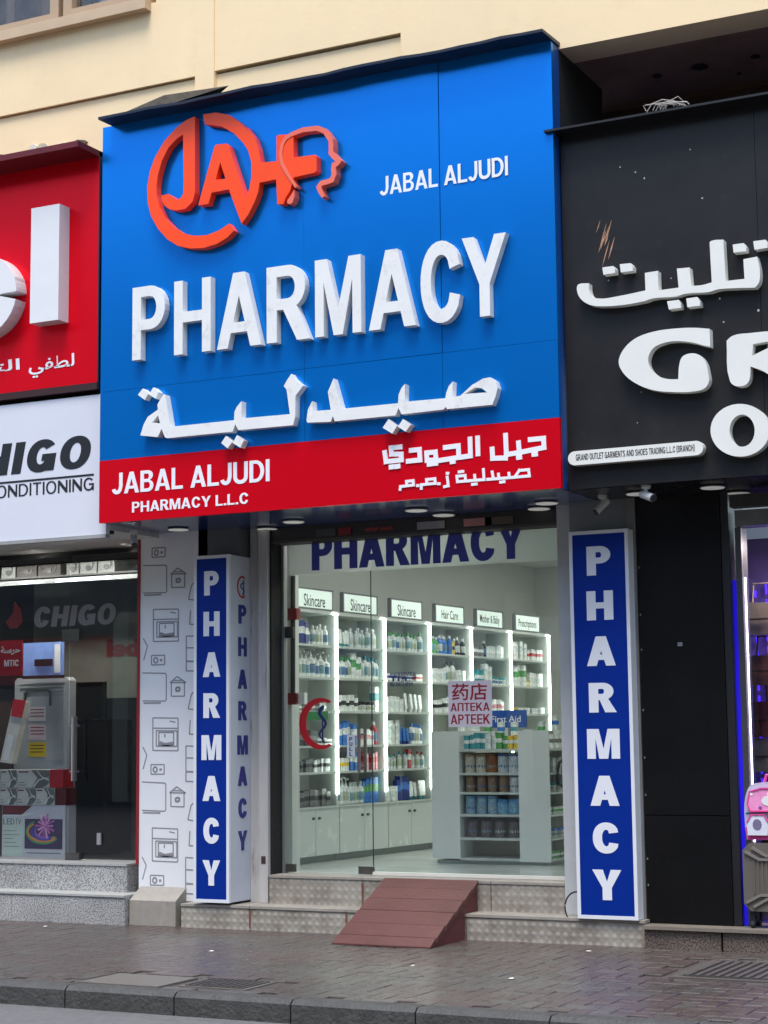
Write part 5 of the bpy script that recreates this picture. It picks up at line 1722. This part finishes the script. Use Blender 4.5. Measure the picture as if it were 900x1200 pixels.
for q_ in range(5):
    MB().box(a.x + .02, a.x + bw_ * (.28 - .05 * (q_ % 3)), YD - .002, YD - .0012, zf + bh_ * (.2 + q_ * .075), zf + bh_ * (.2 + q_ * .075) + .005).build('print', M_grey, t)
MB().box(s0 + .02, s1_ - .02, YD - .002, YD - .0005, zf + bh_ * .08, zf + bh_ * .08 + .008).build('print', M_grey, t)
MB().box(a.x + .02, PY(22, 950, YD).x, YD - .003, YD - .0005, PY(5, 952, YD).z, PY(5, 945, YD).z).build('maker_band', mat('band_maroon', (120, 30, 40), .5), t)
# small cartons stacked on it
M_cs = mat('carton_silver', (214, 212, 202), .5, var=.15, vscale=7)
M_sw = mat('carton_swoosh_print', (112, 114, 106), .5, var=.3, vscale=20)  # dark grey-green swoosh printed on the cartons
M_cr = mat('carton_red', (190, 22, 42), .45)
y0_ = b.z + .003
rowh = PY(20, 923, YD).z - y0_
rowt = PY(20, 902, YD).z - y0_
for (u0, u1, r, lb, red) in [(-22, -1, 0, 'leftmost of the lower row', 0), (0, 19.5, 0, 'second of the lower row', 0), (20.5, 42, 0, 'third of the lower row', 0), (42.5, 64, 0, 'rightmost silver one of the lower row', 0), (64.5, 77, 0, 'dark red one at the right end of the lower row', 2),
                             (-22, 0, 1, 'leftmost of the upper row', 0), (0.5, 19.5, 1, 'short one of the upper row', 0), (20.5, 74, 1, 'long one with a bright red end in the upper row', 1)]:
    X0, X1 = PY(u0, 930, YD).x, PY(u1, 930, YD).x
    z0, z1 = (y0_, y0_ + rowh - .004) if r == 0 else (y0_ + rowh, y0_ + rowt)
    tt = thing('small_carton', (X0, YD, z0), 'small carton, ' + lb, 'carton', 'small cartons stacked on the television box')
    Xm = X1 if red != 1 else PY(58, 930, YD).x
    if red == 2:
        MB().box(X0, X1, YD + .005, YD + .16, z0, z1).build('carton', mat('carton_maroon', (92, 14, 26), .5), tt)
        continue
    MB().box(X0, Xm, YD, YD + .15, z0, z1).build('carton', M_cs, tt)
    w_, h_ = Xm - X0, z1 - z0
    MB().prism(smooth([(X0 + w_ * .42, z1 - .004), (X0 + w_ * .62, z0 + h_ * .55), (X0 + w_ * .45, z0 + .004), (X0 + w_ * .78, z0 + .004), (Xm - .004, z0 + h_ * .3), (Xm - .004, z1 - .004)], 60), YD - .0015, YD - .0004).build('print', M_sw, tt)
    MB().prism(ribbon([(X0 + w_ * .5, z0 + .006), (X0 + w_ * .66, z0 + h_ * .42), (Xm - .006, z0 + h_ * .58)], [.016, .01, .004]), YD - .0026, YD - .0016).build('print', M_white, tt)
    MB().prism(ribbon([(X0 + w_ * .6, z1 - .006), (X0 + w_ * .76, z0 + h_ * .6), (Xm - .006, z0 + h_ * .42)], [.004, .008, .012]), YD - .0034, YD - .0027).build('print', M_white, tt)
    MB().box(X0 + w_ * .04, X0 + w_ * .34, YD - .002, YD - .0004, z1 - .026, z1 - .014).build('print', mat('print_maroon_dark', (120, 50, 54), .5), tt)
    for q_ in range(2):
        MB().box(X0 + w_ * .04, X0 + w_ * (.28 - .08 * q_), YD - .002, YD - .0004, z0 + .02 + q_ * .022, z0 + .026 + q_ * .022).build('print', M_grey, tt)
    if red == 1:
        MB().box(Xm + .001, X1, YD - .002, YD + .15, z0, z1).build('red_end', M_cr, tt)
# grey ribbed appliance with stickers
YB = .95
a, b = PY(16, 903, YB), PY(80, 793, YB)
t = thing('air_cooler', (a.x, YB, .475), 'grey ribbed air cooler with two white stickers and a yellow one', 'air cooler')
M_ac = mat('cooler_grey', (172, 176, 178), .45, var=.05)
MB().bbox(a.x, b.x, YB, YB + .12, .477, b.z, .03).build('body', M_ac, t)
for k in range(22):
    zz_ = b.z - .05 - k * .033
    MB().box(a.x + (b.x - a.x) * (.72 if k > 1 else .1), b.x - .04, YB - .012, YB, zz_ - .008, zz_ + .008).build('rib', M_ac, t)
wx_ = b.x - a.x
b_ = MB()
b_.prism(ribbon([(a.x + wx_ * .2, b.z - .26), (a.x + wx_ * .2, b.z - .14), (a.x + wx_ * .25, b.z - .12), (a.x + wx_ * .64, b.z - .12), (a.x + wx_ * .68, b.z - .14), (a.x + wx_ * .68, b.z - .26)], .018), YB - .014, YB)
b_.build('handle_frame', mat('cooler_dark', (80, 84, 86), .5), t)
for (v0, v1, c_) in ((828, 845, (214, 206, 206)), (849, 867, (216, 196, 200)), (870, 887, (222, 190, 30))):
    P0, P1 = PY(34, v1, YB), PY(54, v0, YB)
    s_ = MB().box(P0.x, P1.x, YB - .006, YB - .001, P0.z, P1.z).build('sticker', mat('sticker_%d' % c_[2], c_, .5, var=.1, vscale=30), t)
    for q_ in range(3):
        zz_ = P1.z - .025 - q_ * .03
        MB().box(P0.x + .02, P1.x - .02, YB - .0075, YB - .006, zz_ - .005, zz_ + .003).build('print', mat('print_dark' if c_[2] == 30 else 'print_maroon', (40, 36, 30) if c_[2] == 30 else (150, 60, 70), .5), t)
ka, kb2 = PY(81, 800, 1.3), PY(126, 800, 1.3)
t = thing('black_fridge', (ka.x, 1.3, .46), 'glossy black fridge standing right of the air cooler inside the dark shop', 'fridge')
MB().box(ka.x, kb2.x, 1.3, 1.7, .47, ka.z - .35).build('body', mat('fridge_black', (12, 12, 14), .15), t)
MB().box(ka.x + .005, kb2.x - .005, 1.28, 1.296, ka.z - .34, ka.z).build('door', mat('fridge_black2', (14, 14, 16), .15), t)
# long narrow carton leaning
t = thing('long_carton', (-10, .75, .9), 'long narrow silver and red carton leaning in the left corner of the electronics window', 'carton')
P_ = [PY(x, y, .75) for x, y in [(0, 893), (13, 895), (30, 822), (16, 820)]]
MB().prism([(p.x, p.z) for p in P_], .75, .83).build('carton', M_cs, t)
P_ = [PY(x, y, .745) for x, y in [(12.8, 839), (25.6, 841), (30, 821), (16, 819)]]
MB().prism([(p.x, p.z) for p in P_], .742, .749).build('red_end', M_cr, t)
P_ = [PY(x, y, .745) for x, y in [(3, 890), (10, 891), (17, 862), (10, 860)]]
MB().prism([(p.x, p.z) for p in P_], .742, .749).build('white_panel', M_white, t)
t = thing('brown_board', (-10.4, .85, .9), 'plain brown board at the far left of the electronics window', 'board')
P0, P1 = PY(-14, 896, .9), PY(13, 822, .9)
MB().box(P0.x, P1.x, .9, .94, .476, P1.z).build('board', mat('brown_board', (66, 44, 34), .6, var=.2), t)
# posters hung in the window
t = thing('red_poster', (-10.3, .6, 1.7), 'red poster with white arabic lettering at the left edge of the electronics window', 'poster')
P0, P1 = PY(-30, 793, .6), PY(26, 750, .6)
MB().box(P0.x, P1.x, .6, .61, P0.z, P1.z).build('sheet', mat('poster_red', (170, 14, 34), .5), t)
A_, B_ = PY(1, 768, .6), PY(24, 757, .6)
font_text('\ufe94\ufeb3\ufeae\ufea3', A_.x, B_.x, A_.z, B_.z, .6, M_wt, 'lettering', t, bold=.04)
A_, B_ = PY(5, 781, .6), PY(22, 773, .6)
write(MB(), 'MTIC', A_.x, B_.x, A_.z, B_.z, .6, .002).build('lettering', M_wt, t)
t = thing('blue_screen', (-10, .8, 1.9), 'pale blue lit display panel behind the red poster in the electronics window', 'screen')
P0, P1 = PY(27, 792, .8), PY(73, 752, .8)
MB().box(P0.x, P1.x, .8, .83, P0.z, P1.z).build('panel', mat('screen_blue', (120, 150, 210), .4, var=.35, vscale=7, emit=.1, ecol=(130, 165, 230)), t)
MB().box(P1.x - .08, P1.x - .02, .792, .799, P0.z + .02, P1.z - .02).build('white_stripe', M_white, t)
MB().box(P0.x, P1.x, .785, .84, P0.z - .03, P0.z - .002).build('ledge', M_bk, t)
A_, B_ = PY(41, 781, .79), PY(62, 772, .79)
MB().box(A_.x, B_.x, .78, .79, A_.z, B_.z).build('name_plate', M_bk, t)
# dim shapes deep in the shop
t = thing('back_counter', (-9, 3.2, .46), 'dim counter with white goods deep inside the electronics shop', 'counter')
MB().box(-10.6, -8.9, 3.2, 3.8, .46, 1.35).build('body', mat('dim_body', (40, 40, 42), .5, var=.3), t)
MB().box(-10.6, -8.9, 3.15, 3.85, 1.352, 1.39).build('top', mat('dim_top', (96, 98, 100), .4), t)
t = thing('white_appliance', (-9.5, 3.3, 1.4), 'pale appliance standing on the dim counter inside the electronics shop', 'appliance')
MB().bbox(-9.6, -9.2, 3.3, 3.6, 1.392, 1.62, .03).build('body', mat('dim_white', (130, 132, 134), .4, var=.2), t)
MB().box(-9.55, -9.25, 3.29, 3.298, 1.5, 1.58).build('panel', M_bk, t)

# ------------------------------------------------------------------ right shop window
YQ = .1
t = thing('right_shop_frame', (-3.5, YQ, .16), 'grey metal window frame with a blue lit strip at the right edge', 'window frame')
def vpx(x, y, Y=YQ):
    return PY(x, y, Y).x
xa_ = vpx(862, 850)
q0, q1, q2, q3, q4_, q5_ = vpx(857.3, 700, .12), vpx(858.2, 700, .16), vpx(864, 700, .16), vpx(870.6, 700, .14), vpx(872.2, 700, .2), vpx(874.2, 700, .2)
MB().box(xk + .002, q0, .12, .3, .165, 2.96).build('post', mat('post_grey', (84, 84, 86), .4, metal=.5, var=.1), t)
MB().box(q1, q2, .16, .3, .165, 2.6).build('blue_strip', mat('blue_led', (30, 20, 230), .5, emit=.16, ecol=(40, 16, 240)), t)
MB().box(q2 + .003, q3, .14, .3, .165, 2.98).build('post', _mats['post_grey'], t)
MB().box(q4_, q5_, .2, .22, .5, 2.62).build('white_led', mat('white_led', (255, 240, 250), .5, emit=4), t)
MB().box(-3.53, 1, .12, .3, 2.985, 3.1).build('head_rail', mat('head_rail', (120, 120, 118), .4, metal=.5, var=.2), t)
MB().box(q3 + .004, 1, .16, .17, .2, 2.98).build('pane', glass_mat('right_glass', (225, 225, 235), .8, 1.5), t)
MB().box(-3.53, 1, .0, .118, 3.11, 3.2).build('shutter_roll', mat('shutter_dark', (52, 48, 44), .5, var=.3), t)
t = thing('blue_light_curtain', (-3.2, 1.2, .5), 'curtain of small blue lights behind the handbags in the right-hand shop', 'lights')
M_bl = mat('blue_glow', (60, 30, 240), .5, emit=2.2, ecol=(56, 20, 250))
b_ = MB()
for k in range(26):
    X = -4.2 + k * .085
    for j in range(26):
        zz_ = .3 + j * .09 + (k % 3) * .02
        b_.box(X - .006, X + .006, 1.2, 1.21, zz_, zz_ + (.05 if (k + j) % 4 else .075))
tag(b_.build('light_strings', M_bl, t), kind='stuff')
MB().box(-4.24, 1, 1.24, 1.26, .16, 3).build('backdrop', mat('backdrop_violet', (58, 44, 96), .6, var=.4, vscale=4), t)
tt = thing('unseen_ceiling_light', (-3.0, .6, 2.9), 'added unseen square lamp that brightens the handbags', 'ceiling light')  # lamp added to brighten the bags, not a known fixture
MB().box(-3.25, -2.75, .45, .85, 2.9, 2.92).build('diffuser', mat('right_fill_lamp', (255, 236, 220), .5, emit=45), tt)
MB().box(-3.27, -2.73, .43, .87, 2.921, 2.94).build('housing', M_grey, tt)
def handbag(px, py, w_, h, c, lab, Y=.62):
    P = PY(px, py, Y)
    t = thing('handbag', (P.x, Y, P.z), lab, 'handbag', 'handbags hanging in the right-hand shop window')
    M_ = mat('leather_%02x%02x%02x' % c, c, .45, var=.15, vscale=8, bump=.1)
    b = MB()
    b.add([(P.x - w_ / 2, Y - .06, P.z - h), (P.x + w_ / 2, Y - .06, P.z - h), (P.x + w_ / 2, Y + .06, P.z - h), (P.x - w_ / 2, Y + .06, P.z - h),
           (P.x - w_ * .36, Y - .02, P.z), (P.x + w_ * .36, Y - .02, P.z), (P.x + w_ * .36, Y + .02, P.z), (P.x - w_ * .36, Y + .02, P.z)],
          [(0, 1, 2, 3), (4, 5, 6, 7), (0, 1, 5, 4), (1, 2, 6, 5), (2, 3, 7, 6), (3, 0, 4, 7)])
    b.build('bag_body', M_, t)
    MB().tube([(P.x - w_ * .25, Y, P.z - .01), (P.x - w_ * .2, Y, P.z + .14), (P.x + w_ * .2, Y, P.z + .14), (P.x + w_ * .25, Y, P.z - .01)], .009, 6).build('strap', M_, t)
    MB().box(P.x - w_ * .4, P.x + w_ * .4, Y - .068, Y - .05, P.z - h * .55, P.z - h * .5).build('seam_band', mat('leather_trim', (60, 44, 36), .4), t)
    return t
handbag(893, 706, .30, .24, (150, 140, 118), 'beige handbag, topmost at the right edge of the picture')
handbag(897, 768, .26, .22, (128, 84, 58), 'tan brown handbag hanging below the beige one')
handbag(892, 822, .20, .26, (110, 48, 26), 'rust brown handbag hanging below the tan one')
handbag(898, 866, .28, .24, (150, 144, 110), 'olive beige handbag hanging just above the pink backpack')
# suitcase and backpack standing outside
YV = -.0
sx0 = PY(871, 1030, YV).x
t = thing('suitcase', (sx0 + .25, YV, .162), 'grey brown hard-shell suitcase on wheels at the right edge', 'suitcase')
M_su = mat('suitcase_shell', (112, 106, 98), .35, metal=.25, var=.06)
M_sl = mat('suitcase_ridge', (140, 134, 126), .35, metal=.3)
zc0_, zc1_ = PY(885, 1068, YV).z, PY(885, 988, YV).z
MB().bbox(sx0, sx0 + .50, YV, YV + .26, zc0_, zc1_, .05).build('shell', M_su, t)
for k in range(13):
    X = sx0 + .075 + k * .03
    MB().box(X, X + .01, YV - .008, YV, zc0_ + .12, zc1_ - .12).build('ridge', M_su, t)
for (ua, va, ub_, vb) in ((0, .93, .10, .80), (.05, 1.0, .15, .86), (0, .07, .10, .20), (.05, .0, .15, .14)):
    H = zc1_ - zc0_
    b_ = MB()
    b_.prism(ribbon([(sx0 + .02 + ua, zc0_ + .03 + va * (H - .06)), (sx0 + .02 + ub_, zc0_ + .03 + vb * (H - .06)), (sx0 + .42, zc0_ + .03 + vb * (H - .06))], .018), YV - .016, YV)
    b_.build('ridge', M_sl, t)
MB().box(sx0 + .12, sx0 + .38, YV + .08, YV + .14, zc1_, zc1_ + .02).build('handle', M_bk, t)
for X in (sx0 + .05, sx0 + .42):
    for Y in (YV + .04, YV + .2):
        MB().tube([(X - .012, Y, .187), (X + .012, Y, .187)], .026, 10).build('wheel', M_bk, t)
        MB().box(X - .016, X + .016, Y - .015, Y + .015, .2, zc0_ + .01).build('wheel_fork', M_bk, t)
YP = .04
bx0 = PY(874, 950, YP).x
zb0_, zb1_ = zc1_ + .022, PY(890, 917, YP).z
t = thing('backpack', (bx0 + .17, YP, zb0_), 'pink and white school backpack standing on the suitcase', 'backpack')
H = zb1_ - zb0_
M_pk = mat('backpack_pink', (226, 70, 150), .45, var=.05)
M_ps = mat('backpack_silver', (186, 186, 206), .35, var=.08)
b_ = MB()
prof = [(0, 0), (.34, 0), (.36, H * .3), (.36, H * .75), (.31, H * .95), (.22, H), (.12, H), (.04, H * .95), (.0, H * .75), (-.01, H * .3)]
b_.prism(smooth([(bx0 + a_, zb0_ + c_) for a_, c_ in prof], 70), YP, YP + .18)
b_.build('shell', M_ps, t)
b_ = MB()
b_.prism([(bx0 + .01, zb0_), (bx0 + .33, zb0_), (bx0 + .345, zb0_ + H * .22), (bx0 + .0, zb0_ + H * .22)], YP - .02, YP - .001)
b_.build('base_panel', M_pk, t)
b_ = MB()
b_.prism([(bx0 + .04, zb0_ + H * .5), (bx0 + .31, zb0_ + H * .5), (bx0 + .33, zb0_ + H * .62), (bx0 + .31, zb0_ + H * .84), (bx0 + .22, zb0_ + H * .9), (bx0 + .12, zb0_ + H * .9), (bx0 + .04, zb0_ + H * .84), (bx0 + .02, zb0_ + H * .62)], YP - .03, YP - .001)
fp_ = [(bx0 + .04, zb0_ + H * .5), (bx0 + .02, zb0_ + H * .62), (bx0 + .04, zb0_ + H * .84), (bx0 + .12, zb0_ + H * .9), (bx0 + .22, zb0_ + H * .9), (bx0 + .31, zb0_ + H * .84), (bx0 + .33, zb0_ + H * .62), (bx0 + .31, zb0_ + H * .5), (bx0 + .04, zb0_ + H * .5)]
MB().prism(ribbon(fp_, .01), YP - .036, YP - .0305).build('piping', M_pk, t)
MB().prism(ribbon([(bx0 + .0, zb0_ + H * .46), (bx0 + .17, zb0_ + H * .475), (bx0 + .345, zb0_ + H * .46)], .008), YP - .004, YP - .0005).build('zip', mat('zip_dark', (70, 60, 80), .5), t)
for q_ in range(5):
    sx_, sz_ = bx0 + .05 + q_ * .062, zb0_ + H * (.56 if q_ % 2 else .8)
    MB().prism([(sx_ + .016 * (1 if v % 2 else .45) * cos(v * pi / 5), sz_ + .016 * (1 if v % 2 else .45) * sin(v * pi / 5)) for v in range(10)], YP - .0325, YP - .0303).build('star_print', mat('star_%d' % (q_ % 2), [(250, 250, 250), (120, 60, 160)][q_ % 2], .5), t)
b_.build('front_pocket', mat('backpack_light_pink', (236, 150, 196), .4, var=.2, vscale=12), t)
for k in range(2):
    X = bx0 + .02 + k * .17
    b_ = MB()
    b_.prism([(X, zb0_ + H * .08), (X + .14, zb0_ + H * .08), (X + .15, zb0_ + H * .3), (X + .12, zb0_ + H * .44), (X + .03, zb0_ + H * .44), (X - .003, zb0_ + H * .3)], YP - .045, YP - .021)
    MB().prism(ribbon([(X - .003, zb0_ + H * .3), (X + .03, zb0_ + H * .44), (X + .12, zb0_ + H * .44), (X + .15, zb0_ + H * .3)], .009), YP - .05, YP - .0455).build('piping', M_pk, t)
    b_.build('side_pocket', mat('backpack_white', (220, 222, 232), .4, var=.1, vscale=10), t)
    b_ = MB()
    b_.prism(ell(X + .07, zb0_ + H * .27, .032, .038, 0, 330, 10), YP - .048, YP - .0455)
    b_.build('print', mat('print_grey_violet', (120, 110, 140), .5), t)
b_ = MB()
b_.prism(ell(bx0 + .17, zb0_ + H * .68, .05, .035, 0, 330, 10), YP - .033, YP - .0305)
b_.build('print', M_white, t)
b_ = MB()
b_.tube([(bx0 + .12, YP + .06, zb1_ - .01), (bx0 + .14, YP + .06, zb1_ + .05), (bx0 + .2, YP + .06, zb1_ + .05), (bx0 + .22, YP + .06, zb1_ - .01)], .012, 6)
b_.build('grab_handle', M_pk, t)

# ------------------------------------------------------------------ cameras under the soffits and recessed lights
M_cc = mat('camera_white', (196, 196, 194), .35)
def cctv(P, d, lab):
    t = thing('security_camera', tuple(P), lab, 'security camera')
    t.scale = (.78, .78, .78)
    d = Vector(d).normalized()
    MB().lathe([(.045, 0), (.045, -.02), (.03, -.035)], P, 12).build('mount', M_cc, t)
    j = P + Vector((0, 0, -.09))
    MB().tube([P + Vector((0, 0, -.03)), j], .016).build('arm', M_cc, t)
    MB().tube([j - d * .07, j - d * .06, j + d * .1], [.03, .038, .038], 12).build('body', M_cc, t)
    MB().tube([j + d * .1, j + d * .112], [.036, .034], 12).build('lens', M_bk, t)
cctv(PZ(157, 622, ZS - .04), (.5, -.6, -.75), 'white camera under the soffit at the left end of the pharmacy sign')
cctv(PZ(706, 580.5, ZS), (-.55, -.5, -.7), 'white camera above the wide lightbox')
cctv(PZ(757, 569, ZS), (.8, -.5, -.35), 'white camera under the black sign next to the black pillar')
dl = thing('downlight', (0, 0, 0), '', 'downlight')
M_dl = mat('downlight_disc', (235, 235, 228), .5, emit=.1)  # the discs are unlit; a faint glow is added to keep them pale
M_dr = mat('downlight_rim', (150, 150, 146), .4)
MB().lathe([(.078, 0), (.092, -.01), (.092, -.012)], (0, 0, 0), 20).build('rim', M_dr, dl)
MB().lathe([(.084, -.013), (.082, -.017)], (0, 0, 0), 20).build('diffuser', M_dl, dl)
DL = [(209, 619, 'first from the left under the blue sign, above the narrow lightbox'), (344, 610, 'front one above the pharmacy door'), (313, 618.5, 'rear one above the stained white column'), (414, 616, 'rear one above the navy letter H'),
      (520, 602, 'rear one in the middle of the blue soffit'), (488, 596.5, 'front one in the middle of the blue soffit'), (640.6, 588, 'front one at the right end of the blue soffit'), (631.6, 594.6, 'rear one at the right end of the blue soffit'),
      (747.5, 577, 'front one above the black pillar beside the camera'), (781, 585, 'rear one above the black pillar'), (835, 569.6, 'front one above the right-hand shop window'), (865, 576.5, 'rear one above the right-hand shop window')]
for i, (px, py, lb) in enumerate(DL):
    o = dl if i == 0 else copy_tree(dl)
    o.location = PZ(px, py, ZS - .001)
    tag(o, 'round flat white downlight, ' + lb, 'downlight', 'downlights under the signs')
# red blinking points under the sign
